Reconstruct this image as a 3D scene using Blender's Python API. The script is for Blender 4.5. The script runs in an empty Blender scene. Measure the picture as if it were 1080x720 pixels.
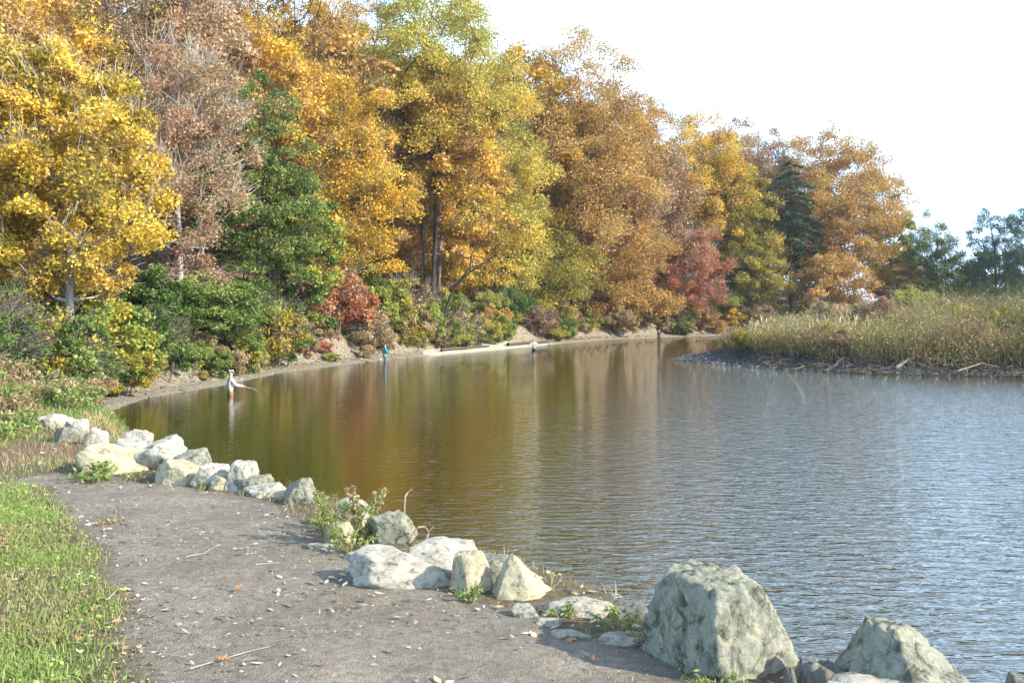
import bpy, bmesh, math, random
import numpy as np
from mathutils import Vector, Matrix, noise as mnoise
R_ = math.radians
sc = bpy.context.scene
col = sc.collection

# ------------------------------------------------------------------ camera
HAZE = .0002
F = 1050.0; CAMZ = 3.3; HOR = 325.0
cam_d = bpy.data.cameras.new('camera'); cam = bpy.data.objects.new('camera', cam_d); col.objects.link(cam)
cam.location = (0, 0, CAMZ); cam.rotation_euler = (R_(90), 0, 0)
cam_d.sensor_width = 36; cam_d.lens = 36 * F / 1080; cam_d.shift_y = -(360 - HOR) / 1080
cam_d.clip_start = 0.1; cam_d.clip_end = 3000
sc.camera = cam

# ------------------------------------------------------------------ sky, sun, exposure
SUN_EL = R_(29); SUN_AZ = R_(112)           # azimuth clockwise from +Y (view direction): sun on the right, behind the viewer
w = bpy.data.worlds.new("World"); sc.world = w; w.use_nodes = True
nt = w.node_tree; nt.nodes.clear()
sky = nt.nodes.new('ShaderNodeTexSky'); sky.sky_type = 'NISHITA'; sky.sun_disc = False
sky.sun_elevation = SUN_EL; sky.sun_rotation = SUN_AZ; sky.altitude = 100
sky.air_density = 1.0; sky.dust_density = 2.5; sky.ozone_density = 1.0
bg = nt.nodes.new('ShaderNodeBackground'); bg.inputs['Strength'].default_value = 0.11
out = nt.nodes.new('ShaderNodeOutputWorld')
# thin bright veil of high cloud: dense towards the horizon, thinning overhead
tc = nt.nodes.new('ShaderNodeTexCoord'); sx = nt.nodes.new('ShaderNodeSeparateXYZ'); nt.links.new(tc.outputs['Generated'], sx.inputs[0])
mr = nt.nodes.new('ShaderNodeMapRange'); mr.inputs[1].default_value = .10; mr.inputs[2].default_value = .85; mr.inputs[3].default_value = .92; mr.inputs[4].default_value = .12
nt.links.new(sx.outputs[2], mr.inputs[0])
nz = nt.nodes.new('ShaderNodeTexNoise'); nz.inputs['Scale'].default_value = 2.2; nz.inputs['Detail'].default_value = 4; nt.links.new(tc.outputs['Generated'], nz.inputs['Vector'])
mm = nt.nodes.new('ShaderNodeMath'); mm.operation = 'MULTIPLY_ADD'; nt.links.new(nz.outputs['Fac'], mm.inputs[0]); mm.inputs[1].default_value = .3; mm.inputs[2].default_value = .85
mu = nt.nodes.new('ShaderNodeMath'); mu.operation = 'MULTIPLY'; mu.use_clamp = True; nt.links.new(mr.outputs[0], mu.inputs[0]); nt.links.new(mm.outputs[0], mu.inputs[1])
vm = nt.nodes.new('ShaderNodeMix'); vm.data_type = 'RGBA'; nt.links.new(mu.outputs[0], vm.inputs[0]); nt.links.new(sky.outputs[0], vm.inputs[6]); vm.inputs[7].default_value = (8.2, 12.4, 17.5, 1)
nt.links.new(vm.outputs[2], bg.inputs['Color']); nt.links.new(bg.outputs[0], out.inputs[0])
sd = bpy.data.lights.new('sun', 'SUN'); sd.energy = 5.0; sd.angle = R_(0.53); sd.color = (1.0, 0.91, 0.77)
so = bpy.data.objects.new('sun', sd); col.objects.link(so)
to_sun = Vector((math.sin(SUN_AZ) * math.cos(SUN_EL), math.cos(SUN_AZ) * math.cos(SUN_EL), math.sin(SUN_EL)))
so.rotation_euler = to_sun.to_track_quat('Z', 'Y').to_euler()
so.location = to_sun * 60
sc.view_settings.view_transform = 'Standard'; sc.view_settings.look = 'None'
sc.view_settings.gamma = 1.0; sc.view_settings.exposure = 1.05
try: sc.view_settings.use_curve_mapping = False
except Exception: pass
sc.render.engine = 'CYCLES'
sc.cycles.max_bounces = 6; sc.cycles.transparent_max_bounces = 8; sc.cycles.transmission_bounces = 3
sc.cycles.volume_bounces = 0

# ------------------------------------------------------------------ helpers
def tag(o, label=None, cat=None, group=None, kind=None):
    if label: o['label'] = label
    if cat: o['category'] = cat
    if group: o['group'] = group
    if kind: o['kind'] = kind
    return o
def link(o, parent=None):
    col.objects.link(o)
    if parent is not None: o.parent = parent
    return o
def empty(name, loc=(0, 0, 0), rz=0.0):
    o = bpy.data.objects.new(name, None); link(o)
    o.location = loc; o.rotation_euler = (0, 0, rz); o.empty_display_size = 0.3
    return o
def np_mesh(name, V, Q, mat=None, tint=None, smooth=False):
    """V (n,3), Q (m,k) faces of equal size (or list of such arrays)."""
    if not isinstance(Q, (list, tuple)): Q = [Q]
    Q = [q for q in Q if len(q)]
    me = bpy.data.meshes.new(name)
    V = np.ascontiguousarray(V, dtype=np.float32)
    me.vertices.add(len(V)); me.vertices.foreach_set('co', V.ravel())
    flat = np.concatenate([q.ravel() for q in Q]).astype(np.int32)
    tot = np.concatenate([np.full(len(q), q.shape[1]) for q in Q]).astype(np.int32)
    start = np.concatenate([[0], np.cumsum(tot)[:-1]]).astype(np.int32)
    me.loops.add(len(flat)); me.loops.foreach_set('vertex_index', flat)
    me.polygons.add(len(tot)); me.polygons.foreach_set('loop_start', start)
    me.polygons.foreach_set('use_smooth', np.full(len(tot), smooth, dtype=bool))
    me.update(calc_edges=True)
    if tint is not None:
        a = me.attributes.new('tint', 'FLOAT', 'FACE'); a.data.foreach_set('value', np.asarray(tint, dtype=np.float32))
    if mat: me.materials.append(mat)
    return me
def mobj(name, me, parent=None, mat=None):
    o = link(bpy.data.objects.new(name, me), parent)
    if mat:
        if not me.materials: me.materials.append(mat)
        o.material_slots[0].link = 'OBJECT'; o.material_slots[0].material = mat
    return o
def copy_tree(o, parent=None):
    c = o.copy(); col.objects.link(c); c.parent = parent
    for ch in list(o.children): copy_tree(ch, c)
    return c
def at(px, py, Y): return Vector(((px - 540) / F * Y, Y, CAMZ - (py - HOR) / F * Y))
def X_(px, Y): return (px - 540) / F * Y
def unit(a): return a / np.maximum(np.linalg.norm(a, axis=-1, keepdims=True), 1e-9)
def sstep(t): t = np.clip(t, 0, 1); return t * t * (3 - 2 * t)
# cheap vectorised value noise
_rs = np.random.RandomState(5); _tab = _rs.rand(64, 64)
def vnoise(x, y):
    xi = np.floor(x).astype(int); yi = np.floor(y).astype(int); fx = x - xi; fy = y - yi
    fx = fx * fx * (3 - 2 * fx); fy = fy * fy * (3 - 2 * fy)
    a = _tab[xi % 64, yi % 64]; b = _tab[(xi + 1) % 64, yi % 64]; c = _tab[xi % 64, (yi + 1) % 64]; d = _tab[(xi + 1) % 64, (yi + 1) % 64]
    return (a * (1 - fx) + b * fx) * (1 - fy) + (c * (1 - fx) + d * fx) * fy
def fbm(x, y, o=4):
    s = 0; a = .5
    for k in range(o): s = s + a * vnoise(x + 17.3 * k, y + 9.1 * k); x = x * 2.03; y = y * 2.03; a *= .5
    return s / (1 - .5 ** o)

# ------------------------------------------------------------------ materials
class NT:
    def __init__(s, name):
        s.m = bpy.data.materials.new(name); s.m.use_nodes = True; s.t = s.m.node_tree; s.t.nodes.clear()
        s.out = s.t.nodes.new('ShaderNodeOutputMaterial')
    def n(s, typ, **kw):
        n = s.t.nodes.new(typ)
        for k, v in kw.items():
            if k in n.inputs: 
                n.inputs[k].default_value = v
            else: setattr(n, k, v)
        return n
    def l(s, a, b): s.t.links.new(a, b)
    def noise(s, scale, detail=5, rough=.6, vec=None, dist=0.0):
        n = s.n('ShaderNodeTexNoise'); n.inputs['Scale'].default_value = scale; n.inputs['Detail'].default_value = detail
        n.inputs['Roughness'].default_value = rough; n.inputs['Distortion'].default_value = dist
        if vec: s.l(vec, n.inputs['Vector'])
        return n.outputs['Fac']
    def ramp(s, fac, stops, interp='LINEAR'):
        r = s.n('ShaderNodeValToRGB'); e = r.color_ramp.elements; r.color_ramp.interpolation = interp
        while len(e) < len(stops): e.new(0.5)
        for el, (p, c) in zip(e, stops):
            el.position = p; el.color = (c[0], c[1], c[2], 1) if hasattr(c, '__len__') else (c, c, c, 1)
        s.l(fac, r.inputs[0]); return r.outputs[0]
    def mix(s, fac, a, b, mode='MIX'):
        m = s.n('ShaderNodeMix', data_type='RGBA', blend_type=mode)
        for sock, v in ((m.inputs[0], fac), (m.inputs[6], a), (m.inputs[7], b)):
            if isinstance(v, (int, float)): sock.default_value = v
            elif isinstance(v, tuple): sock.default_value = (v[0], v[1], v[2], 1)
            else: s.l(v, sock)
        return m.outputs[2]
    def bump(s, h, strength=.5, dist=.02, normal=None):
        b = s.n('ShaderNodeBump'); b.inputs['Strength'].default_value = strength; b.inputs['Distance'].default_value = dist
        s.l(h, b.inputs['Height'])
        if normal: s.l(normal, b.inputs['Normal'])
        return b.outputs[0]
    def pos(s): return s.n('ShaderNodeNewGeometry').outputs['Position']
    def obj(s): return s.n('ShaderNodeTexCoord').outputs['Object']
    def principled(s, color, rough=.8, normal=None, spec=.3):
        p = s.n('ShaderNodeBsdfPrincipled')
        if isinstance(color, tuple): p.inputs['Base Color'].default_value = (*color, 1)
        else: s.l(color, p.inputs['Base Color'])
        if isinstance(rough, (int, float)): p.inputs['Roughness'].default_value = rough
        else: s.l(rough, p.inputs['Roughness'])
        p.inputs['Specular IOR Level'].default_value = spec
        if normal: s.l(normal, p.inputs['Normal'])
        s.l(p.outputs[0], s.out.inputs[0]); return p
def leaf_mat(name, cols, trans=.35, turn=0.0):
    s = NT(name)
    a = s.n('ShaderNodeAttribute', attribute_name='tint')
    k = len(cols)
    c = s.ramp(a.outputs['Fac'], [(i / max(1, k - 1), cc) for i, cc in enumerate(cols)])
    if turn:      # leaves turn unevenly: some boughs still olive green, others already brown
        p = s.pos(); g_ = s.ramp(a.outputs['Fac'], [(0, (.10, .12, .03)), (.5, (.24, .24, .06)), (1, (.42, .38, .10))]); r_ = s.ramp(a.outputs['Fac'], [(0, (.20, .11, .06)), (.5, (.38, .22, .11)), (1, (.50, .36, .20))])
        c = s.mix(s.ramp(s.noise(.42, 4, .65, p), [(.49, 0.0), (.60, turn)]), c, g_)
        mp = s.n('ShaderNodeMapping'); mp.inputs['Location'].default_value = (31, 7, 13); s.l(p, mp.inputs[0])
        c = s.mix(s.ramp(s.noise(.5, 4, .65, mp.outputs[0]), [(.50, 0.0), (.62, turn * .9)]), c, r_)
    d = s.n('ShaderNodeBsdfDiffuse'); t = s.n('ShaderNodeBsdfTranslucent'); g = s.n('ShaderNodeBsdfGlossy')
    g.inputs['Roughness'].default_value = .45; g.inputs['Color'].default_value = (.9, .9, .9, 1)
    s.l(c, d.inputs[0]); s.l(c, t.inputs[0])
    m = s.n('ShaderNodeMixShader'); m.inputs[0].default_value = trans
    s.l(d.outputs[0], m.inputs[1]); s.l(t.outputs[0], m.inputs[2])
    m2 = s.n('ShaderNodeMixShader'); m2.inputs[0].default_value = .012
    s.l(m.outputs[0], m2.inputs[1]); s.l(g.outputs[0], m2.inputs[2]); s.l(m2.outputs[0], s.out.inputs[0])
    return s.m
def bark_mat(name, c1, c2):
    s = NT(name); v = s.obj()
    mp = s.n('ShaderNodeMapping'); mp.inputs['Scale'].default_value = (1, 1, .25); s.l(v, mp.inputs[0])
    f = s.noise(9, 5, .65, mp.outputs[0]); c = s.ramp(f, [(.3, c1), (.7, c2)])
    s.principled(c, .9, s.bump(f, .8, .03), .15); return s.m
def plain(name, c, rough=.7, var=.25, scale=12):
    s = NT(name); f = s.noise(scale, 4, .6, s.obj())
    c2 = tuple(x * (1 - var) for x in c); s.principled(s.ramp(f, [(.3, c2), (.7, c)]), rough, s.bump(f, .3, .005), .25); return s.m

BARK = bark_mat('bark_grey', (.06, .05, .042), (.17, .145, .12))
BARK_D = bark_mat('bark_dark', (.025, .02, .017), (.075, .06, .048))
BARK_P = bark_mat('bark_pale', (.2, .18, .15), (.42, .39, .34))
STEM = bark_mat('weed_stem', (.16, .12, .06), (.3, .24, .13))

GOLD = [(.26, .24, .06), (.52, .33, .05), (.72, .50, .05), (.82, .67, .15)]
AMBER = [(.28, .18, .03), (.54, .32, .035), (.74, .46, .05), (.76, .58, .12)]
ORANGE = [(.28, .14, .04), (.50, .26, .07), (.62, .37, .12), (.68, .50, .18)]
OAK = [(.26, .13, .045), (.46, .25, .07), (.58, .36, .11), (.64, .47, .17)]
RUST = [(.24, .14, .085), (.38, .22, .13), (.50, .33, .20), (.46, .40, .26)]
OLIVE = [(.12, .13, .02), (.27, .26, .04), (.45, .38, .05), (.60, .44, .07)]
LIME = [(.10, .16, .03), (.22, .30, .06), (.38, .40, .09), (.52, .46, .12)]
GREEN = [(.035, .075, .018), (.07, .14, .03), (.12, .20, .045), (.22, .28, .07)]
HEML = [(.045, .085, .02), (.09, .15, .035), (.15, .22, .05), (.26, .30, .09)]
PINE = [(.03, .075, .05), (.05, .12, .075), (.09, .17, .10), (.15, .22, .14)]
RED = [(.24, .08, .04), (.42, .15, .075), (.52, .24, .12), (.46, .36, .18)]
WINE = [(.22, .08, .05), (.38, .13, .08), (.48, .20, .10), (.44, .30, .18)]
TAN = [(.18, .12, .06), (.34, .25, .13), (.48, .36, .20), (.55, .46, .28)]
M = {}
for nm, c in dict(gold=GOLD, amber=AMBER, orange=ORANGE, oak=OAK, rust=RUST, olive=OLIVE, lime=LIME, green=GREEN,
                  hemlock=HEML, pine=PINE, red=RED, wine=WINE, tan=TAN).items():
    M[nm] = leaf_mat('leaves_' + nm, c, .2 if nm in ('hemlock', 'pine') else .35, {'gold': .45, 'amber': .75, 'orange': .6, 'oak': .6, 'rust': .5, 'olive': .5, 'wine': .35, 'hemlock': .25}.get(nm, 0))
M['mixgreen'] = leaf_mat('leaves_green_turning', [GREEN[0], GREEN[2], LIME[2], AMBER[2]])
M['limegold'] = leaf_mat('leaves_lime_to_gold', [AMBER[2], AMBER[3], (.42, .40, .08), (.22, .31, .07)], .35, .5)
M['orangegold'] = leaf_mat('leaves_orange_and_gold', [RUST[2], ORANGE[2], AMBER[2], GOLD[2]], .35, .75)

# ------------------------------------------------------------------ shoreline and terrain
WATER_POLY = np.array([(8, 0), (5, 3.6), (3.3, 5.0), (2.3, 6.0), (1.5, 6.9), (.7, 7.8), (-.2, 9.3), (-1.5, 10.8), (-2.8, 12), (-4.3, 14.5), (-5.6, 17.5),
    (-8, 21.5), (-10.5, 25), (-12.6, 29.6), (-13.4, 36.5), (-12.3, 43), (-11.8, 51), (-9.2, 60), (-5.9, 69), (-2.3, 78), (1.7, 87), (5.9, 96), (10, 104),
    (19, 115), (27, 121), (45, 121), (60, 118), (140, 116), (420, 116), (420, 98), (140, 98), (60, 98), (30, 92), (17, 80), (12.5, 71), (10.4, 64.5),
    (11.2, 61.5), (13.6, 55.5), (17.5, 51.3), (24.4, 47.8), (35, 44), (60, 38), (140, 28), (420, 10), (420, -60), (140, -40), (30, -15), (14, -5)], float)
def poly_sd(P, poly):
    """signed distance, positive inside"""
    d = np.full(len(P), 1e9); ins = np.zeros(len(P), bool)
    n = len(poly)
    for i in range(n):
        a = poly[i]; b = poly[(i + 1) % n]; e = b - a; wv = P - a
        t = np.clip((wv @ e) / (e @ e), 0, 1); q = wv - t[:, None] * e
        d = np.minimum(d, (q * q).sum(1))
        c1 = (a[1] <= P[:, 1]) != (b[1] <= P[:, 1])
        xx = a[0] + (P[:, 1] - a[1]) / (b[1] - a[1] + 1e-12) * e[0]
        ins ^= c1 & (P[:, 0] < xx)
    d = np.sqrt(d); return np.where(ins, d, -d)
PEN_Y = lambda x: 98
def masks(P):
    x, y = P[:, 0], P[:, 1]
    # peninsula: the land enclosed on the right between front shore and channel
    pen = (x > 9) & (y > 9.9) & (y < 99) & ((y > 44) | (x > 30)) & (x > 8 + 0 * y)
    chan = np.interp(x, [10, 12.5, 17, 30, 60, 140, 420], [66, 73, 84, 99, 107, 107, 107])
    front = np.interp(x, [10, 30, 60, 140, 420], [40, 33, 25, 5, -20])
    pen = (x > 9.5) & (y < chan) & (y > front)
    near = 1 - sstep((y - 15) / 7.0); near = np.where(pen, 0, near)
    return pen, near
def height(x, y):
    x = np.atleast_1d(np.asarray(x, float)); y = np.atleast_1d(np.asarray(y, float)); sh = x.shape
    P = np.stack([x.ravel(), y.ravel()], 1); d = -poly_sd(P, WATER_POLY)
    x, y = P[:, 0], P[:, 1]; pen, near = masks(P)
    dn = d + .5 * (fbm(x * .5, y * .5, 3) - .5) * np.clip(d, 0, 1)
    zn = 1.7 * sstep(dn / 1.75) + .06 * np.clip(-6.2 - x, 0, 8) + .10 * np.clip(y - 13, 0, 12) * np.clip((-7 - x) / 3, 0, 1)
    lowf = np.clip(1 - (x - 30) / 40, .15, 1)
    bw = .8 + 1.3 * vnoise(x * .15 + 3, y * .15)
    zl = .13 * np.clip(d, 0, bw) + 1.15 * sstep((d - bw) / 1.8) * (.7 + .6 * vnoise(x * .3, y * .3)) + np.clip(d - bw - 1, 0, 60) * .24 * lowf
    zl += .5 * (fbm(x * .25, y * .25) - .5) * np.clip(d - 1, 0, 3)
    tipw = np.interp(x, [10, 14, 18], [3.6, 2.2, .7])
    zp = .07 * np.clip(d, 0, tipw) + .65 * sstep((d - tipw) / 1.0) + .25 * sstep((d - tipw) / 12) + .12 * (fbm(x * .9, y * .9) - .5) * np.clip(d, 0, 1)
    z = near * zn + (1 - near) * zl; z = np.where(pen, zp, z)
    z = np.where(d < 0, np.maximum(-.45 * np.abs(d), -1.6), z)
    z = np.where((d > 0), z + .01, z)
    return z.reshape(sh), d.reshape(sh)
def hz(x, y): return float(height(x, y)[0][0])

PATH_POLY = np.array([(-4.5, 9.1), (-4.3, 9.0), (-3.5, 7.9), (-3.05, 7.15), (-2.55, 6.3), (-2.25, 5.7), (-1.95, 5.1), (-1.72, 4.5), (-1.45, 4.1), (-.9, 3.2), (-.2, 2.2), (1, .5), (2, -3), (8, -8), (7, -1),
    (3.4, 2.2), (1.5, 3.6), (.95, 4.05), (.75, 4.5), (.35, 4.85), (-.05, 5.3), (-.45, 5.75), (-.95, 6.1), (-1.35, 6.9), (-1.9, 8.1), (-2.75, 8.75), (-3.5, 9.2), (-4.1, 9.6), (-4.5, 9.55), (-4.62, 9.35)], float)

def axis(segs):
    out = []
    for a, b, s in segs: out.append(np.arange(a, b, s))
    out.append([segs[-1][1]]); return np.concatenate(out)
gx = axis([(-900, -120, 60), (-120, -40, 4), (-40, -14, .8), (-14, -8, .25), (-8, 5, .055), (5, 12, .4), (12, 60, 1.0), (60, 140, 4), (140, 900, 60)])
gy = axis([(-400, -40, 40), (-40, 0, 4), (0, 3, .5), (3, 12, .055), (12, 22, .2), (22, 70, .6), (70, 140, 1.0), (140, 220, 5), (220, 1500, 80)])
GX, GY = np.meshgrid(gx, gy)
Z, D = height(GX, GY)
P2 = np.stack([GX.ravel(), GY.ravel()], 1)
dp = poly_sd(P2, PATH_POLY).reshape(GX.shape)
edge_n = .22 * (fbm(GX * 2.2, GY * 2.2, 4) - .5)
pathm = sstep((dp + edge_n) / .16 + .5)
nearfine = np.clip(1 - (GY - 12) / 6, 0, 1) * (np.abs(GX + 2) < 8)
Z = Z + nearfine * (D > .3) * (.05 * (fbm(GX * 1.3, GY * 1.3, 4) - .5) + .018 * (fbm(GX * 9, GY * 9, 3) - .5))
# terrain far away: low wooded horizon
n, m = GX.shape[1], GX.shape[0]
ii = np.arange(m - 1)[:, None] * n + np.arange(n - 1)[None, :]
Q = np.stack([ii, ii + 1, ii + n + 1, ii + n], -1).reshape(-1, 4)
V = np.stack([GX.ravel(), GY.ravel(), Z.ravel()], 1)
pen_m, near_m = masks(P2)
# ground material : zone attributes are kinds of soil
def ground_material():
    s = NT('ground_soil'); p = s.pos()
    zp = s.n('ShaderNodeAttribute', attribute_name='path_mask').outputs['Fac']
    zb = s.n('ShaderNodeAttribute', attribute_name='beach_mask').outputs['Fac']
    zn = s.n('ShaderNodeAttribute', attribute_name='near_mask').outputs['Fac']
    zq = s.n('ShaderNodeAttribute', attribute_name='pen_mask').outputs['Fac']
    n1 = s.noise(1.3, 6, .65, p); n2 = s.noise(22, 5, .7, p); n3 = s.noise(95, 3, .7, p); n4 = s.noise(6, 5, .7, p)
    litter = s.ramp(n4, [(.3, (.08, .055, .03)), (.45, (.16, .11, .06)), (.6, (.26, .17, .08)), (.75, (.12, .12, .05))])
    beach = s.ramp(n4, [(.3, (.11, .095, .07)), (.5, (.20, .175, .13)), (.7, (.34, .31, .24))])
    verge = s.ramp(n2, [(.3, (.07, .055, .03)), (.55, (.15, .12, .07)), (.75, (.26, .22, .13))])
    path = s.ramp(n1, [(.3, (.175, .150, .118)), (.7, (.25, .216, .17))])
    n0 = s.noise(210, 2, .6, p); n5 = s.noise(3.5, 6, .75, p, .6)
    path = s.mix(.8, path, s.ramp(n5, [(.3, .34), (.7, .66)]), 'OVERLAY'); path = s.mix(.8, path, s.ramp(n2, [(.3, .3), (.7, .7)]), 'OVERLAY'); path = s.mix(.7, path, s.ramp(n0, [(.3, .25), (.7, .75)]), 'OVERLAY')
    peb = s.ramp(n3, [(.62, 0.0), (.72, .6)]); path = s.mix(peb, path, (.30, .28, .24))
    dk = s.ramp(n2, [(.2, .55), (.36, 0.0)]); path = s.mix(dk, path, (.045, .04, .036))
    mud = s.ramp(n4, [(.3, (.030, .030, .030)), (.7, (.085, .085, .08))])
    c = s.mix(zb, litter, beach); c = s.mix(zn, c, verge); c = s.mix(zp, c, path); c = s.mix(zq, c, mud)
    h = s.mix(.5, n2, n3)
    s.principled(c, .92, s.bump(h, 1.0, .035), .2); return s.m
gm = ground_material()
me = np_mesh('ground', V, Q, gm, smooth=True)
def vattr(me, name, arr):
    a = me.attributes.new(name, 'FLOAT', 'POINT'); a.data.foreach_set('value', np.asarray(arr, np.float32).ravel())
vattr(me, 'path_mask', pathm)
vattr(me, 'beach_mask', (1 - sstep((D - 1.2 - 2.0 * vnoise(GX * .35, GY * .35)) / 1.5)) * (GY > 14))
vattr(me, 'near_mask', near_m); vattr(me, 'pen_mask', pen_m)
tag(mobj('ground', me), kind='structure')

# the trodden path: a thin sheet over the ground following the same surface
sel = (dp + edge_n > -.02)
fq = sel.ravel()[Q].all(1)
qs = Q[fq]; used = np.unique(qs); mp_ = np.full(len(V), -1); mp_[used] = np.arange(len(used))
Vp = V[used].copy(); Vp[:, 2] += .001 + .006 * sstep((dp.ravel()[used]) / .15)
mep = np_mesh('path', Vp, mp_[qs], gm, smooth=True)
vattr(mep, 'path_mask', np.clip(pathm.ravel()[used] * 1.0, 0, 1)); vattr(mep, 'near_mask', np.ones(len(used))); vattr(mep, 'beach_mask', np.zeros(len(used))); vattr(mep, 'pen_mask', np.zeros(len(used)))
tag(mobj('path', mep), kind='structure')

# ------------------------------------------------------------------ water
def water_material():
    s = NT('river_water'); p = s.pos()
    mp = s.n('ShaderNodeMapping'); mp.inputs['Rotation'].default_value = (0, 0, R_(24)); mp.inputs['Scale'].default_value = (.55, 1.5, 1); s.l(p, mp.inputs[0])
    w1 = s.noise(3.5, 3, .62, mp.outputs[0], .4)
    mp2 = s.n('ShaderNodeMapping'); mp2.inputs['Rotation'].default_value = (0, 0, R_(-14)); mp2.inputs['Scale'].default_value = (.5, 1.3, 1); s.l(p, mp2.inputs[0])
    w2 = s.noise(5.5, 2, .5, mp2.outputs[0], .2)
    big = s.noise(.12, 2, .5, p)
    # sheltered water by the left bank is calmer, the open reach on the right is wind-ruffled
    sx = s.n('ShaderNodeSeparateXYZ'); s.l(p, sx.inputs[0])
    mr = s.n('ShaderNodeMapRange'); mr.inputs[1].default_value = -3; mr.inputs[2].default_value = 4.5; mr.inputs[3].default_value = .18; mr.inputs[4].default_value = 1.0
    my = s.n('ShaderNodeMath', operation='MULTIPLY_ADD'); s.l(sx.outputs[1], my.inputs[0]); my.inputs[1].default_value = -.10; s.l(sx.outputs[0], my.inputs[2])
    ma = s.n('ShaderNodeMath', operation='MULTIPLY_ADD'); s.l(big, ma.inputs[0]); ma.inputs[1].default_value = 6.0; s.l(my.outputs[0], ma.inputs[2])
    s.l(ma.outputs[0], mr.inputs[0])
    h = s.n('ShaderNodeMath', operation='MULTIPLY_ADD'); s.l(w2, h.inputs[0]); h.inputs[1].default_value = .35; s.l(w1, h.inputs[2])
    b = s.n('ShaderNodeBump'); b.inputs['Distance'].default_value = .045
    s.l(h.outputs[0], b.inputs['Height']); s.l(mr.outputs[0], b.inputs['Strength'])
    pr = s.principled((.040, .031, .003), .02, b.outputs[0], .5); pr.inputs['IOR'].default_value = 1.8
    return s.m
wx = axis([(-40, 60, 10), (60, 900, 120)]); wy = axis([(-60, 140, 10)])
WX, WY = np.meshgrid(wx, wy); n2 = WX.shape[1]; ii = np.arange(WX.shape[0] - 1)[:, None] * n2 + np.arange(n2 - 1)[None, :]
wme = np_mesh('water', np.stack([WX.ravel(), WY.ravel(), WX.ravel() * 0], 1), np.stack([ii, ii + 1, ii + n2 + 1, ii + n2], -1).reshape(-1, 4), water_material())
tag(mobj('water', wme), kind='structure')

# ------------------------------------------------------------------ foliage generators
def leaf_quads(C, U, Wd, L, B):
    """C centres, U long axis, Wd side axis, L half length, B half width -> V, Q"""
    n = len(C); L = L[:, None]; B = B[:, None]
    v = np.stack([C - U * L, C + Wd * B, C + U * L, C - Wd * B], 1).reshape(-1, 3)
    return v, np.arange(n * 4).reshape(-1, 4)
def rand_axes(n, rg, up=.5):
    nrm = unit(rg.randn(n, 3) + np.array([0, 0, up])); t = rg.randn(n, 3); u = unit(np.cross(nrm, t)); return u, np.cross(nrm, u)
def tubes(P0, P1, r0, r1, k=5):
    """frustums"""
    d = unit(P1 - P0); ref = np.where(np.abs(d[:, 2:3]) < .9, np.array([[0, 0, 1.]]), np.array([[1., 0, 0]]))
    a = unit(np.cross(d, ref)); b = np.cross(d, a); n = len(P0)
    th = np.arange(k) / k * 2 * np.pi
    ring = a[:, None, :] * np.cos(th)[None, :, None] + b[:, None, :] * np.sin(th)[None, :, None]
    A = P0[:, None, :] + ring * r0[:, None, None]; Bv = P1[:, None, :] + ring * r1[:, None, None]
    v = np.concatenate([A, Bv], 1).reshape(-1, 3)
    base = (np.arange(n) * 2 * k)[:, None, None]
    j = np.arange(k); q = np.stack([j, (j + 1) % k, (j + 1) % k + k, j + k], -1)[None]
    return v, (base + q).reshape(-1, 4)
class Skel:
    def __init__(s): s.p = []; s.par = []
    def add(s, p, par): s.p.append(np.array(p, float)); s.par.append(par); return len(s.p) - 1
    def mesh(s, rtip=.012, power=2.4, base_r=None, k=6):
        P = np.array(s.p); n = len(P); w_ = np.zeros(n); has = np.zeros(n, bool)
        for i in range(n):
            if s.par[i] >= 0: has[s.par[i]] = True
        w_[~has] = rtip ** power
        for i in range(n - 1, 0, -1):
            if s.par[i] >= 0: w_[s.par[i]] += w_[i]
        r = w_ ** (1 / power)
        if base_r: 
            f = base_r / r[0]; r = np.maximum(r * f ** np.clip(r / r[0], .15, 1), rtip)
        idx = np.array([i for i in range(n) if s.par[i] >= 0]); par = np.array([s.par[i] for i in idx])
        r0 = np.minimum(r[par], r[idx] * 1.5)
        # trunk flare
        return tubes(P[par], P[idx], r0, r[idx], k)
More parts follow.
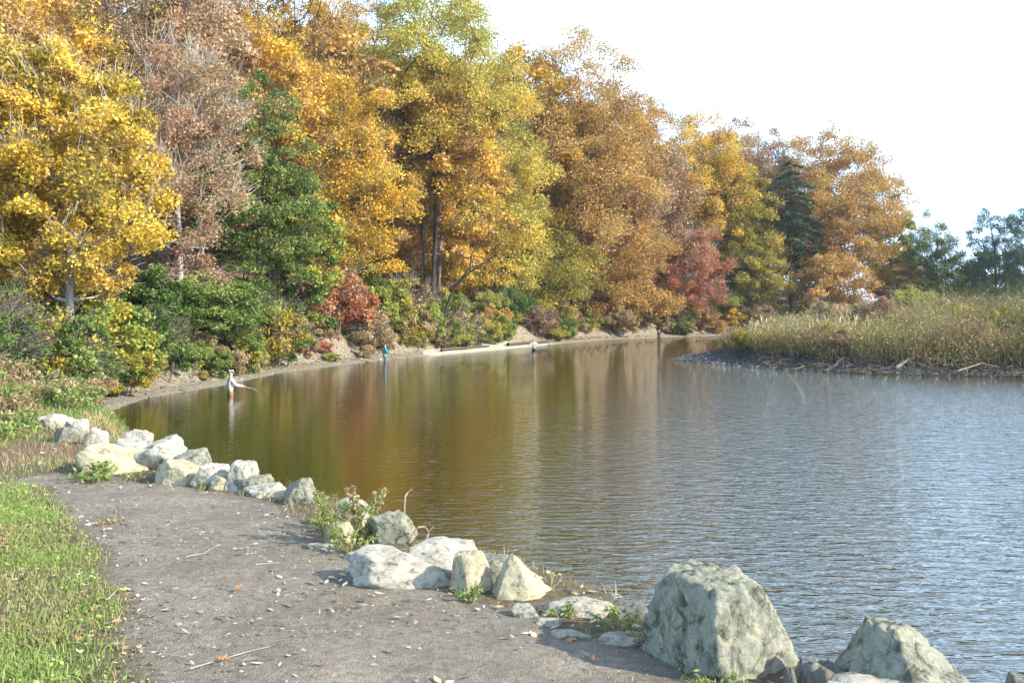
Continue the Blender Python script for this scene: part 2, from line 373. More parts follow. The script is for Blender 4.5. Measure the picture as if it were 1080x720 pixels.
def tree_data(seed, H, R, zb, nc=110, lpc=280, leaf=.12, rc=.26, trunk_r=None, kind='round', lean=(0, 0), stems=1, twigs=0, hg=.2, flat=.68, aspect=.62, shell=.45, zmax_r=.55, k=6, rtip=.014, cone=0.0):
    """returns trunk mesh arrays and crown mesh arrays. crown spans z zb..H, radius R."""
    rg = np.random.RandomState(seed); sk = Skel()
    trunk_nodes = []
    for st in range(stems):
        a = rg.rand() * 6.28; off = (0 if stems == 1 else .35) * np.array([math.cos(a), math.sin(a)])
        par = -1 if st == 0 else 0; K = 9; ph = rg.rand(4) * 6.28
        top = H * (.86 if kind != 'shrub' else .6) * (1 - .15 * st / max(1, stems))
        spread = (0 if stems == 1 else R * .35)
        for i in range(K + 1):
            t = i / K
            x = off[0] * (1 + t * spread * 2) + lean[0] * t ** 1.3 + .035 * H * t * math.sin(ph[0] + 3.5 * t) * (1 if kind != 'conifer' else .2)
            y = off[1] * (1 + t * spread * 2) + lean[1] * t ** 1.3 + .035 * H * t * math.sin(ph[1] + 3.1 * t) * (1 if kind != 'conifer' else .2)
            par = sk.add((x, y, top * t - .3 * (i == 0)), par); 
            if par >= 0: trunk_nodes.append(par)
    # skeleton: tie all stems to first node for thickness calc
    C = []; CR = []
    if kind == 'conifer':
        nb = nc
        for i in range(nb):
            t = (i + rg.rand()) / nb; z = zb + (H - zb) * t
            prof = (1 - t) ** (.75 if hg <= .1 and R < 3.6 else .5) * min(1, .35 + t * 4) if t > 0 else .4
            L = R * prof * (.75 + .4 * rg.rand()) + .15; az = i * 2.4 + rg.rand() * .6
            dirv = np.array([math.cos(az), math.sin(az), 0]); tx = lean[0] * (z / H) ** 1.3; ty = lean[1] * (z / H) ** 1.3
            cand = min(trunk_nodes, key=lambda q: abs(sk.p[q][2] - z + .1)); par = cand
            for f in (.35, .7, 1.0):
                p = np.array([tx, ty, z]) + dirv * L * f + np.array([0, 0, L * (.12 * f - .32 * f * f)]) + rg.randn(3) * .04 * L
                par = sk.add(p, par)
                C.append(p); CR.append(max(.25, L * .26 * (1.15 - .3 * f)))
    else:
        lobes = unit(rg.randn(9, 3)); la = rg.rand(9) * .5
        cz = zb + (H - zb) * .5; hz_ = (H - zb) * .5
        n = nc; dv = unit(rg.randn(n * 3, 3) + np.array([0, 0, .15]))
        mod = .82 + .35 * np.max(np.where(dv @ lobes.T > .6, (dv @ lobes.T - .6) / .4 * (la + .3), 0), 1)
        rr = rg.rand(n * 3) ** shell
        p = dv * rr[:, None] * mod[:, None] * np.array([R, R, hz_])
        # widest part placed below the middle: squeeze towards the top
        t = (p[:, 2] / hz_ + 1) / 2
        sq = 1.08 - .2 * np.clip(t - .5, 0, 1) - cone * t
        p[:, 0] *= sq; p[:, 1] *= sq; p[:, 2] += cz
        tt = np.clip(p[:, 2] / H, 0, 1) ** 1.3; p[:, 0] += lean[0] * tt; p[:, 1] += lean[1] * tt
        # poisson-ish thinning so clumps spread
        keep = []; md = (R * R * hz_ * 4.2 / n) ** (1 / 3) * .62
        for i in range(len(p)):
            if len(keep) >= n: break
            if not keep or np.min(((p[keep] - p[i]) ** 2).sum(1)) > md * md: keep.append(i)
        p = p[keep]
        order = np.argsort(np.hypot(p[:, 0] - lean[0] * .5, p[:, 1] - lean[1] * .5) + .2 * np.abs(p[:, 2] - zb))
        for i in order:
            q = p[i]; arr = np.array(sk.p); dd = np.linalg.norm(arr - q, axis=1) + np.clip(arr[:, 2] - q[2] + .15 * R, 0, 99) * 1.6 + .02 * H * (np.arange(len(arr)) < 1) * 50
            j = int(np.argmin(dd)); a = arr[j]; m1 = a + (q - a) * .5 + np.array([0, 0, -.06 * np.linalg.norm(q - a)]) + rg.randn(3) * .07 * np.linalg.norm(q - a)
            k1 = sk.add(m1, j); k2 = sk.add(q, k1); C.append(q); CR.append(R * rc * (.7 + .6 * rg.rand()))
    C = np.array(C); CR = np.array(CR); nC = len(C)
    tv, tq = sk.mesh(rtip, 2.3, trunk_r, k)
    if twigs:
        ci = rg.randint(0, nC, twigs); a = C[ci] + rg.randn(twigs, 3) * CR[ci][:, None] * .25
        out = unit(C[ci] - np.array([lean[0] * .5, lean[1] * .5, H * .35])); dirv = unit(out + rg.randn(twigs, 3) * .55 + np.array([0, 0, .25]))
        b = a + dirv * (CR[ci] * (.6 + .8 * rg.rand(twigs)))[:, None]
        rr_ = np.full(twigs, .013); v2, q2 = tubes(a, b, rr_ * 1.4, rr_ * .5, 3)
        tq = np.concatenate([tq, q2 + len(tv)]); tv = np.concatenate([tv, v2])
    # leaves
    N = nC * lpc; ci = np.repeat(np.arange(nC), lpc)
    g = rg.randn(N, 3); rad = rg.rand(N) ** .45; g = unit(g) * rad[:, None]
    cr = CR[ci][:, None]
    sub = unit(rg.randn(nC * 5, 3)).reshape(nC, 5, 3)[ci, rg.randint(0, 5, N)] * .55        # sprays inside each clump
    off = (g * .6 + sub) * cr * np.array([1, 1, flat])
    off[:, 2] -= .22 * (off[:, 0] ** 2 + off[:, 1] ** 2) / (cr[:, 0] + .01)
    pos = C[ci] + off
    if kind == 'conifer':
        out = unit(np.stack([pos[:, 0], pos[:, 1], pos[:, 0] * 0 - .02], 1)); u = unit(out + rg.randn(N, 3) * .45); wv = unit(np.cross(u, np.array([0, 0, 1.]) + rg.randn(N, 3) * .5))
    else: u, wv = rand_axes(N, rg, .7)
    sz = leaf * (.65 + .7 * rg.rand(N)); lv, lq = leaf_quads(pos, u, wv, sz * .62, sz * .62 * aspect)
    cr_ = rg.rand(nC)[ci]; hn = np.clip((pos[:, 2] - zb) / max(.1, H - zb), 0, 1)
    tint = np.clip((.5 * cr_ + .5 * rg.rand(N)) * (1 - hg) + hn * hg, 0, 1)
    # contrast
    tint = np.clip(.5 + (tint - .5) * 1.25, .02, .98)
    return (tv, tq), (lv, lq, tint)
def build_tree(name, x, y, rz, mat, bark, label, cat='tree', group=None, z=None, sink=.1, **kw):
    (tv, tq), (lv, lq, ti) = tree_data(**kw)
    root = empty(name, (x, y, (hz(x, y) if z is None else z) - sink), rz); tag(root, label, cat, group)
    mobj('trunk', np_mesh('trunk', tv, tq, bark, smooth=True), root, bark)
    mobj('crown' if cat == 'tree' else 'foliage', np_mesh('crown', lv, lq, mat, ti), root, mat)
    return root

# ---- the forest edge, tree by tree: px = picture column used to find where it stands, Y = distance
def place(px, Y): x = X_(px, Y); return x, Y, hz(x, Y)
def edge_tree(name, px, Y, top, hw, mat, bark, label, base=.12, group='forest trees on the left and far bank', **kw):
    x, y, z = place(px, Y); H = CAMZ - (top - HOR) / F * Y - z; Rr = hw / F * Y * (1.18 if 320 < px < 930 else 1.0)
    if 'leaf' in kw and Y > 60 and kw.get('kind') != 'conifer': kw['leaf'] *= .68; kw['lpc'] = int(kw['lpc'] * 1.8)
    kw.setdefault('trunk_r', .008 * H + .04)
    if Y > 60: kw.setdefault('rtip', .024); kw.setdefault('twigs', 500)
    kw.setdefault('seed', int(px * 7 + Y) + 3000)
    return build_tree(name, x, y, 0, M[mat], bark, label, 'tree', group, z, H=H, R=Rr, zb=H * base, **kw)
edge_tree('maple_tree', 78, 33, 42, 118, 'gold', BARK_P, 'bright yellow maple with a pale trunk at the left edge, nearest tree to the path', base=.28, nc=135, lpc=620, leaf=.108, twigs=1100, hg=.0, lean=(-.6, -.3), rc=.22)
edge_tree('maple_tree', -10, 45, -90, 120, 'orangegold', BARK, 'tall orange and gold maple cut by the upper left corner of the photo', base=.2, nc=120, lpc=480, leaf=.14, hg=.1, twigs=700)
edge_tree('maple_tree', -40, 36, 90, 100, 'amber', BARK, 'amber tree at the left edge whose trunk is outside the photo', base=.15, nc=80, lpc=260, leaf=.17, hg=.1, twigs=200)
edge_tree('bare_tree', 190, 47, 20, 80, 'rust', BARK_P, 'thin tree with rust pink leaves and pale bare twigs, between yellow maple and green hemlock', base=.16, nc=120, lpc=260, leaf=.12, twigs=1700, hg=.2)
edge_tree('bare_tree', 130, 58, -90, 110, 'rust', BARK, 'tall half bare grey brown tree rising above the yellow maple', base=.25, nc=120, lpc=240, leaf=.13, twigs=2000)
edge_tree('hemlock_tree', 270, 55, 62, 72, 'hemlock', BARK_D, 'tall dark green hemlock with layered drooping boughs among the orange trees', base=.0, nc=135, lpc=300, leaf=.16, aspect=.35, flat=.42, hg=.1, rc=.25, shell=.5, cone=.35, twigs=900)
edge_tree('maple_tree', 318, 60, 170, 46, 'mixgreen', BARK_D, 'green tree turning gold between the tall hemlock and the golden maple', base=.0, nc=90, lpc=300, leaf=.16, hg=.1)
edge_tree('hemlock_tree', 222, 47.5, 285, 58, 'hemlock', BARK_D, 'low young hemlock overhanging the bank behind the person in off white', base=.0, nc=90, lpc=330, leaf=.14, aspect=.35, flat=.42, rc=.26, lean=(.5, -.8))
edge_tree('maple_tree', 350, 68, 60, 72, 'amber', BARK, 'golden orange maple right of the dark hemlock, above the red bush', base=.06, nc=130, lpc=300, leaf=.21, hg=-.1, twigs=200)
edge_tree('beech_tree', 300, 76, -70, 95, 'orangegold', BARK_D, 'tall tan orange tree with dark upper limbs behind the hemlock', base=.35, nc=120, lpc=240, leaf=.2, twigs=900)
edge_tree('beech_tree', 385, 88, -25, 55, 'rust', BARK, 'slender rust tinted tree between the golden maple and the tall lime green tree', base=.2, nc=80, lpc=200, leaf=.22, twigs=900)
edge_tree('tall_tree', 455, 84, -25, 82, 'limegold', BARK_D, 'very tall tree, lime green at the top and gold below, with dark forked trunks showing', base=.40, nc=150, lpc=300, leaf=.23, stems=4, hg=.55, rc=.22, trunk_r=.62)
edge_tree('maple_tree', 520, 94, 95, 60, 'limegold', BARK, 'yellow green tree in front of the big orange oak, left of it', base=.06, nc=110, lpc=300, leaf=.24, hg=.35)
edge_tree('maple_tree', 415, 92, 190, 50, 'gold', BARK_D, 'small gold maple behind the dark forked trunks', base=.05, nc=70, lpc=260, leaf=.22)
edge_tree('maple_tree', 478, 97, 225, 55, 'gold', BARK_D, 'low golden yellow tree above the pale sand bar', base=.03, nc=80, lpc=280, leaf=.22)
edge_tree('oak_tree', 602, 106, 36, 84, 'oak', BARK_D, 'great orange brown oak with dark limbs showing, right of the tall lime green tree', base=.12, nc=220, lpc=290, leaf=.27, rc=.22, trunk_r=.4, stems=2, twigs=500)
edge_tree('oak_tree', 560, 101, 225, 62, 'olive', BARK, 'low olive and gold tree at the foot of the great orange oak', base=.03, nc=90, lpc=280, leaf=.25, hg=.1)
edge_tree('oak_tree', 630, 111, 215, 62, 'oak', BARK_D, 'low tan oak leaning over the bank under the great orange oak', base=.02, nc=90, lpc=280, leaf=.26)
edge_tree('bare_tree', 682, 121, 90, 42, 'rust', BARK, 'half bare mauve brown tree between the orange oak and the yellow tree', base=.15, nc=90, lpc=170, leaf=.26, twigs=1500)
edge_tree('maple_tree', 738, 128, 110, 48, 'amber', BARK, 'yellow orange tree on the skyline above the dark red tree', base=.1, nc=120, lpc=300, leaf=.28, hg=.25)
edge_tree('maple_tree', 716, 119, 236, 42, 'wine', BARK_P, 'wine red small tree with grey twigs leaning over the far water', base=.0, nc=90, lpc=300, leaf=.26, twigs=1600)
edge_tree('maple_tree', 668, 116, 290, 40, 'orange', BARK_D, 'low bright orange tree beside the wine red tree', base=.0, nc=60, lpc=260, leaf=.26)
edge_tree('bare_tree', 792, 140, 108, 42, 'rust', BARK, 'sparse brown tree on the skyline with sky showing through its top', base=.2, nc=90, lpc=150, leaf=.3, twigs=1500)
edge_tree('oak_tree', 768, 132, 165, 40, 'olive', BARK, 'olive gold tree right of the wine red tree', base=.02, nc=90, lpc=280, leaf=.28)
edge_tree('pine_tree', 834, 128, 168, 30, 'pine', BARK_D, 'dark green pine standing in front of the rightmost orange oak', base=.38, kind='conifer', nc=42, lpc=190, leaf=.34, aspect=.3, flat=.3, stems=1)
edge_tree('oak_tree', 878, 136, 134, 62, 'oak', BARK_D, 'broad round orange brown oak, last big tree before the open sky', base=.15, nc=170, lpc=300, leaf=.3, rc=.25, trunk_r=.35)
edge_tree('maple_tree', 872, 127, 262, 36, 'orange', BARK_D, 'small bright orange tree under the broad oak beside the reeds', base=.0, nc=60, lpc=260, leaf=.27)
edge_tree('willow_tree', 798, 127, 235, 36, 'olive', BARK, 'pale green bushy tree left of the dark pine', base=.0, nc=70, lpc=280, leaf=.25, hg=.1)
edge_tree('willow_tree', 938, 140, 205, 32, 'mixgreen', BARK, 'grey green tree at the right foot of the broad oak', base=.0, nc=80, lpc=260, leaf=.28)
edge_tree('cedar_tree', 985, 128, 222, 42, 'hemlock', BARK_D, 'cone shaped mid green tree standing alone beyond the reeds', base=.0, nc=110, lpc=300, leaf=.2, aspect=.5, flat=.7, hg=.1, cone=.55)
edge_tree('pine_tree', 1048, 126, 212, 30, 'pine', BARK_D, 'blue green open pine, left of the two at the right edge', base=.05, nc=95, lpc=130, leaf=.24, aspect=.4, flat=.75, twigs=500, rc=.27)
edge_tree('pine_tree', 1092, 122, 202, 34, 'pine', BARK_D, 'blue green open pine cut by the right edge of the photo', base=.05, nc=100, lpc=140, leaf=.24, aspect=.4, flat=.75, twigs=500, rc=.27)
edge_tree('pine_tree', 1016, 135, 272, 28, 'pine', BARK_D, 'low dark green pine between the cone shaped tree and the right edge pines', base=.0, nc=50, lpc=150, leaf=.28, aspect=.35)
edge_tree('evergreen_tree', 1038, 133, 262, 30, 'green', BARK_D, 'low bushy evergreen at the foot of the left open pine by the right edge', base=.0, nc=55, lpc=200, leaf=.26)
edge_tree('evergreen_tree', 1076, 130, 258, 32, 'pine', BARK_D, 'low bushy evergreen between the two open pines at the right edge', base=.0, nc=55, lpc=200, leaf=.26)
edge_tree('pine_tree', 958, 137, 262, 24, 'hemlock', BARK_D, 'low dark evergreen left of the cone shaped green tree', base=.0, kind='conifer', nc=34, lpc=150, leaf=.34, aspect=.3, flat=.4)

# ---- wood behind: copies of a few grown trees, each with its own leaf colour
protos = []
for i, (H_, R_x, kw) in enumerate([(20, 5.5, dict(nc=110, lpc=480, leaf=.20)), (20, 5.0, dict(nc=100, lpc=430, leaf=.20, twigs=900)), (20, 6.0, dict(nc=110, lpc=480, leaf=.21)), (20, 4.6, dict(nc=80, lpc=110, leaf=.33, twigs=1500))]):
    protos.append(tree_data(seed=900 + i, H=H_, R=R_x, zb=2.5, trunk_r=.16, k=6, **kw))
pm = [(np_mesh('trunk', a[0], a[1], BARK, smooth=True), np_mesh('crown', b[0], b[1], M['oak'], b[2])) for a, b in protos]
SKYL = ([-200, 500, 520, 560, 610, 640, 680, 720, 770, 820, 870, 910, 940, 955, 1010, 1030, 1200], [-90, -20, 25, 30, 45, 75, 105, 118, 122, 142, 150, 180, 230, 262, 285, 290, 290])
rg = random.Random(11)
rows = []
shore = WATER_POLY[12:27]
for row, off in enumerate((9, 17, 28)):
    for i in range(len(shore) - 1):
        a = shore[i]; b = shore[i + 1]; L = np.linalg.norm(b - a); nn = max(1, int(L / (6.2 + row)))
        t_ = (b - a) / L; nr = np.array([-t_[1], t_[0]])
        for k in range(nn):
            if row > 1 and i < 3 : pass
            p = a + (b - a) * (k + .5 + rg.uniform(-.3, .3)) / nn + nr * (off + rg.uniform(-2, 2)); rows.append((p[0], p[1], row))
kinds = [('oak', 'orange brown leaved'), ('amber', 'golden leaved'), ('rust', 'dull rust leaved'), ('olive', 'olive green leaved'), ('orange', 'bright orange leaved'), ('orangegold', 'mixed orange and gold')]
cnt = 0
for (x, y, row) in rows:
    px = 540 + x / y * F
    if px < -140 or px > 1010: continue
    z = hz(x, y); top = np.interp(px, *SKYL); H_ = CAMZ - (top - HOR) / F * y - z - 1.0
    if H_ < 4: continue
    H_ = min(H_, 27 + rg.uniform(-4, 3)) * rg.uniform(.86, 1)
    if px > 830: H_ *= .8
    k = rg.randrange(len(pm)); mk, nm = rg.choice(kinds if px > 420 else [kinds[0], kinds[2], kinds[2], kinds[3], kinds[1], kinds[5]])
    root = empty('forest_tree', (x, y, z - .1), rg.uniform(0, 6.28)); s = H_ / 20; root.scale = (max(s, .75), max(s, .75), s)
    marks = [(-60, 'amber tree at the left edge'), (78, 'bright yellow maple'), (190, 'thin pale twigged tree'), (268, 'tall dark hemlock'), (350, 'golden orange maple'), (455, 'very tall lime green tree'), (602, 'great orange brown oak'), (682, 'mauve brown half bare tree'), (738, 'yellow orange skyline tree'), (792, 'sparse brown skyline tree'), (878, 'broad oak by the open sky'), (985, 'cone shaped green tree')]
    side = ('close behind the ', 'some way behind the ', 'far back behind the ')[row] + min(marks, key=lambda m_: abs(m_[0] - px))[1]
    tag(root, f'{nm} tree {side}', 'tree', f'{nm} trees {side}')
    mobj('trunk', pm[k][0], root, BARK); mobj('crown', pm[k][1], root, M[mk]); cnt += 1


# ------------------------------------------------------------------ shrubs along the bank
shr = []
for i, kw in enumerate([dict(nc=30, lpc=420, leaf=.082, R=1.3, H=2.2), dict(nc=26, lpc=380, leaf=.085, R=1.2, H=1.7), dict(nc=34, lpc=330, leaf=.08, R=1.5, H=2.6, twigs=300), dict(nc=22, lpc=330, leaf=.075, R=1.1, H=1.2), dict(nc=28, lpc=190, leaf=.08, R=1.3, H=2.2, twigs=700)]):
    a, b = tree_data(seed=300 + i, zb=.05, kind='shrub', stems=4, rc=.3, shell=.6, flat=.7, trunk_r=.04, k=4, **kw)
    shr.append((np_mesh('stems', a[0], a[1], BARK, smooth=True), np_mesh('foliage', b[0], b[1], M['olive'], b[2]), kw['H']))
def shrub(x, y, s, mat, label, group, kind=None, name='shrub', sz=None, rgx=random.Random(5)):
    k = rgx.randrange(len(shr)) if kind is None else kind
    root = empty(name, (x, y, hz(x, y) - .05), rgx.uniform(0, 6.28)); root.scale = (s, s, sz or s * rgx.uniform(.85, 1.15))
    tag(root, label, 'shrub', group)
    mobj('stems', shr[k][0], root, BARK); mobj('foliage', shr[k][1], root, M[mat]); return root
# named bushes
for (px, Y, s, mat, k, label) in [
    (347, 62.5, 1.75, 'red', 2, 'red leaved bush on the bank right of the low hemlock'),
    (368, 64.5, 1.6, 'red', 0, 'smaller red bush at the right foot of the big red bush'),
    (398, 69, 1.7, 'lime', 0, 'light green bush just right of the red bushes'),
    (425, 74, 1.9, 'tan', 4, 'tan twiggy bush above the angler in teal'),
    (690, 117.5, 1.5, 'olive', 1, 'low olive bush behind the farthest angler'),
    (740, 122, 1.8, 'orange', 1, 'bright orange bush at the far end of the water'),
    (765, 124.5, 1.9, 'lime', 0, 'pale lime bush where the far bank meets the reeds'),
    (590, 99, 1.4, 'green', 1, 'dark green bush at the water edge under the great oak'),
    (120, 37, 1.6, 'mixgreen', 0, 'leafy green bush below the yellow maple trunk'),
    (60, 34, 1.5, 'mixgreen', 2, 'green bush left of the yellow maple trunk, at the left edge'),
    (170, 44, 1.5, 'green', 0, 'dense green bush overhanging the bank left of the person in off white'),
    (15, 30, 1.3, 'olive', 2, 'olive bush at the left edge above the dry slope')]:
    shrub(X_(px, Y), Y, s, mat, label, None, k)
rg = random.Random(21)
SM = [(40, 'at the left edge below the yellow maple'), (100, 'at the foot of the yellow maple'), (150, 'overhanging the bank left of the person in off white'), (245, 'on the bank behind the person in off white'), (295, 'between the person in off white and the red bush'), (345, 'below the red bush'),
      (405, 'on the bank behind the person in teal'), (450, 'by the leaning bare trunk'), (505, 'above the pale sand bar'), (563, 'on the bank behind the white shirted person'), (620, 'below the great orange oak'), (695, 'behind the farthest person'), (745, 'at the far end of the water'), (860, 'beyond the reeds')]
lab = {'hemlock': 'feathery green shrub', 'mixgreen': 'leafy green shrub turning yellow', 'green': 'dark green shrub', 'olive': 'olive green shrub', 'lime': 'light green shrub', 'tan': 'dry tan shrub', 'amber': 'golden shrub', 'rust': 'rust brown shrub', 'orange': 'orange shrub'}
for i in range(len(shore) - 1):
    a = shore[i]; b = shore[i + 1]; L = np.linalg.norm(b - a); t_ = (b - a) / L; nr = np.array([-t_[1], t_[0]])
    nn = int(L / (.6 if a[1] < 60 else .8)) + 1
    for k in range(nn):
        p = a + (b - a) * (k + rg.random()) / nn + nr * (1.2 + 4.6 * rg.random() ** 1.3); px = 540 + p[0] / p[1] * F
        if px < -80 or px > 1000 or (335 < px < 388 and p[1] < 66): continue
        if px < 310: mat = rg.choice(['mixgreen', 'green', 'hemlock', 'olive', 'tan', 'green', 'hemlock'])
        elif px < 520: mat = rg.choice(['olive', 'tan', 'lime', 'tan', 'mixgreen'])
        else: mat = rg.choice(['olive', 'green', 'amber', 'rust', 'mixgreen', 'orange', 'tan'])
        w_ = min(SM, key=lambda m_: abs(m_[0] - px))[1]
        shrub(p[0], p[1], rg.uniform(.55, 1.3) * (1 if a[1] < 50 else 1.15), mat, f'{lab[mat]} {w_}', f'{lab[mat]}s {w_}'.replace('turning yellows', 'turning yellow'))

rg = random.Random(61)
for i in range(150):
    Y = rg.uniform(27, 66); px = rg.uniform(95, 395); x = X_(px, Y); d_ = -poly_sd(np.array([[x, Y]]), WATER_POLY)[0]
    if not 1.0 < d_ < 4.5: continue
    mat = rg.choice(['tan', 'olive', 'rust', 'mixgreen', 'tan'] if px > 250 else ['tan', 'olive', 'mixgreen', 'hemlock', 'green']); px_ = 'beside the person in off white' if px < 270 else ('left of the red bush' if px < 340 else 'right of the red bush')
    shrub(x, Y, rg.uniform(.35, .75), mat, f'small {lab[mat]} on the bare bank {px_}', f'small {lab[mat]}s on the bare bank {px_}', 3)

# ------------------------------------------------------------------ blades, weeds, ground cover
def blades(P, Hh, Wd, lean, rg, segs=2):
    n = len(P); az = rg.rand(n) * 6.283; side = np.stack([np.cos(az), np.sin(az), 0 * az], 1)
    ld = rg.rand(n) * 6.283; lv = np.stack([np.cos(ld), np.sin(ld), 0 * ld], 1) * (lean * Hh * rg.rand(n))[:, None]
    up = np.array([0, 0, 1.]) * Hh[:, None]; w = Wd[:, None] * .5
    a = P; b = P + up * .55 + lv * .3; c = P + up * (1 - .25 * lean * rg.rand(n)[:, None]) + lv
    v = np.stack([a - side * w, a + side * w, b + side * w * .9, b - side * w * .9, c + side * w * .15, c - side * w * .15], 1).reshape(-1, 3)
    o = (np.arange(n) * 6)[:, None]; q = np.concatenate([o + np.array([0, 1, 2, 3]), o + np.array([3, 2, 4, 5])])
    return v, q
def scatter(n, x0, x1, y0, y1, rg): return np.stack([rg.uniform(x0, x1, n), rg.uniform(y0, y1, n)], 1)
def keep_z(P, fn):
    z, d = height(P[:, 0], P[:, 1]); k = fn(P, z, d); P = P[k]; return np.concatenate([P, z[k][:, None]], 1), d[k]
rn = np.random.RandomState(77)
# lush verge grass on the left of the path
GRASS = leaf_mat('grass_blades', [(.36, .29, .16), (.16, .22, .055), (.23, .33, .075), (.37, .44, .14)], .3)
P = scatter(360000, -6.8, -1.2, 3.6, 12.5, rn)
dpp = poly_sd(P, PATH_POLY); en = .22 * (fbm(P[:, 0] * 2.2, P[:, 1] * 2.2, 4) - .5)
leftside = (P[:, 0] < np.interp(P[:, 1], [3, 4.1, 5.1, 6.3, 7.15, 7.9, 9.0, 9.4, 12], [-.9, -1.4, -1.9, -2.5, -3.0, -3.4, -4.2, -5.4, -6.1]) + .12)
dens = np.clip((-dpp - en) / .35, 0, 1) * (.55 + .45 * sstep((fbm(P[:, 0] * 1.4, P[:, 1] * 1.4, 3) - .35) / .2))
k = leftside & (rn.rand(len(P)) < dens) & (dpp + en < .02)
P = P[k]; z, d = height(P[:, 0], P[:, 1]); P3 = np.concatenate([P, z[:, None] - .005], 1); nB = len(P)
patch = fbm(P[:, 0] * 1.1 + 5, P[:, 1] * 1.1, 3)
hh = (.025 + .05 * rn.rand(nB)) * (.5 + 1.1 * patch); v, q = blades(P3, hh, .0035 + .004 * rn.rand(nB), 1.2, rn)
tb = np.clip(.55 * rn.rand(nB) + .75 * patch + .02, .0, 1); dry = rn.rand(nB) < np.clip(.16 + 2.6 * (.44 - patch), .07, .75); tb[dry] = .02 + .1 * rn.rand(dry.sum())
tb = np.concatenate([tb, tb])
tag(mobj('grass', np_mesh('grass', v, q, GRASS, tb)), 'short lush green grass on the verge left of the path', 'grass', kind='stuff')
# broad-leaved ground plants in the verge (clover, plantain)
n_ = 16000; P = scatter(n_, -6.5, -1.2, 3.6, 10, rn); dpp = poly_sd(P, PATH_POLY)
k = (P[:, 0] < np.interp(P[:, 1], [3, 4.1, 5.1, 6.3, 7.15, 7.9, 9.0, 9.4, 12], [-.9, -1.4, -1.9, -2.5, -3.0, -3.4, -4.2, -5.4, -6.1])) & (dpp < -.05) & (fbm(P[:, 0] * 2 + 9, P[:, 1] * 2, 3) > .46); P = P[k]
z, d = height(P[:, 0], P[:, 1]); u, wv = rand_axes(len(P), rn, 1.6); c = np.concatenate([P, (z + .03 + .04 * rn.rand(len(P)))[:, None]], 1)
s_ = .005 + .009 * rn.rand(len(P)); v, q = leaf_quads(c, u, wv, s_, s_ * .7)
tag(mobj('clover', np_mesh('clover', v, q, GRASS, .35 + .6 * rn.rand(len(P)))), 'small round leaved clover growing through the green verge grass', 'clover', kind='stuff')
# dry and mixed grass: slope beyond the path, bank tops, foot of rocks
def edge_pts(n, rg):
    P = scatter(n, -16, 4, 3.6, 30, rg); return P
DRY = leaf_mat('dry_grass_blades', [(.30, .17, .10), (.42, .31, .18), (.32, .30, .12), (.13, .24, .05)], .3)
P = scatter(260000, -17, 3.5, 3.4, 32, rn); dpp = poly_sd(P, PATH_POLY); z, d = height(P[:, 0], P[:, 1])
farl = (P[:, 1] > 9.2) & (P[:, 0] < -3.9) & (d > .5)
nearr = (d > .5) & (dpp > -1.7) & (fbm(P[:, 0] * 1.7, P[:, 1] * 1.7, 3) > .44)
k = (farl | nearr) & (dpp < -.02) & ~((P[:, 0] < -1.2) & (P[:, 1] < 9.2) & (P[:, 0] < np.interp(P[:, 1], [3, 9.2], [-.9, -4.4])))
k &= rn.rand(len(P)) < np.where(farl, .8, .45)
P = P[k]; z = z[k]; nB = len(P); far = P[:, 1] > 12.8
hh = np.where(far, .03 + .10 * rn.rand(nB) ** 2 + .08 * fbm(P[:, 0] * .9, P[:, 1] * .9, 3), .03 + .09 * rn.rand(nB)); ww = np.where(far, .014, .006) * (.7 + .6 * rn.rand(nB))
v, q = blades(np.concatenate([P, z[:, None] - .005], 1), hh, ww, 1.0, rn)
tb = np.clip(fbm(P[:, 0] * 1.1, P[:, 1] * 1.1, 3) * 2.2 - .7 + .5 * (rn.rand(nB) - .3), 0, 1); tb = np.concatenate([tb, tb])
tag(mobj('dry_grass', np_mesh('dry_grass', v, q, DRY, tb)), 'straw coloured and olive grass on the slope beyond the path and between the rocks', 'grass', kind='stuff')

# reeds on the peninsula
REED = leaf_mat('reed_blades', [(.08, .11, .03), (.16, .16, .05), (.25, .18, .09), (.36, .27, .15)], .3)
P = scatter(330000, 10, 95, 38, 98, rn); pen, _ = masks(P); z, d = height(P[:, 0], P[:, 1])
tipw = np.interp(P[:, 0], [10, 14, 18], [4.2, 2.6, .9]); px = 540 + P[:, 0] / P[:, 1] * F
k = pen & (d > tipw + .1 + .8 * (vnoise(P[:, 0] * 1.3, P[:, 1] * 1.3) - .3)) & (px < 1180) & (rn.rand(len(P)) < np.interp(d, [0, 5, 9, 20, 40], [1, 1, .6, .35, .2]))
P = P[k]; z = z[k]; d = d[k]; nB = len(P); pt = fbm(P[:, 0] * .25, P[:, 1] * .25, 3); mass = fbm(P[:, 0] * .6 + 4, P[:, 1] * .6, 2)
hh = (1.0 + 1.0 * rn.rand(nB)) * (.2 + 1.6 * mass) * np.interp(d - tipw[k], [0, 1.0, 3, 10, 18], [.45, .75, .95, 1.15, 1.3]) * np.interp(P[:, 0] / P[:, 1], [.2, .27, .34, .5], [.6, .85, 1.0, 1.35])
v, q = blades(np.concatenate([P, z[:, None] - .03], 1), hh, .02 + .03 * rn.rand(nB), 1.0, rn)
tb = np.clip(1.5 * (pt - .5) + .45 + .7 * (rn.rand(nB) - .5), 0, 1); tb = np.concatenate([tb, np.clip(tb + .12, 0, 1)])
tag(mobj('reeds', np_mesh('reeds', v, q, REED, tb)), 'tall olive and tan reeds and weeds covering the low point on the right', 'reeds', kind='stuff')
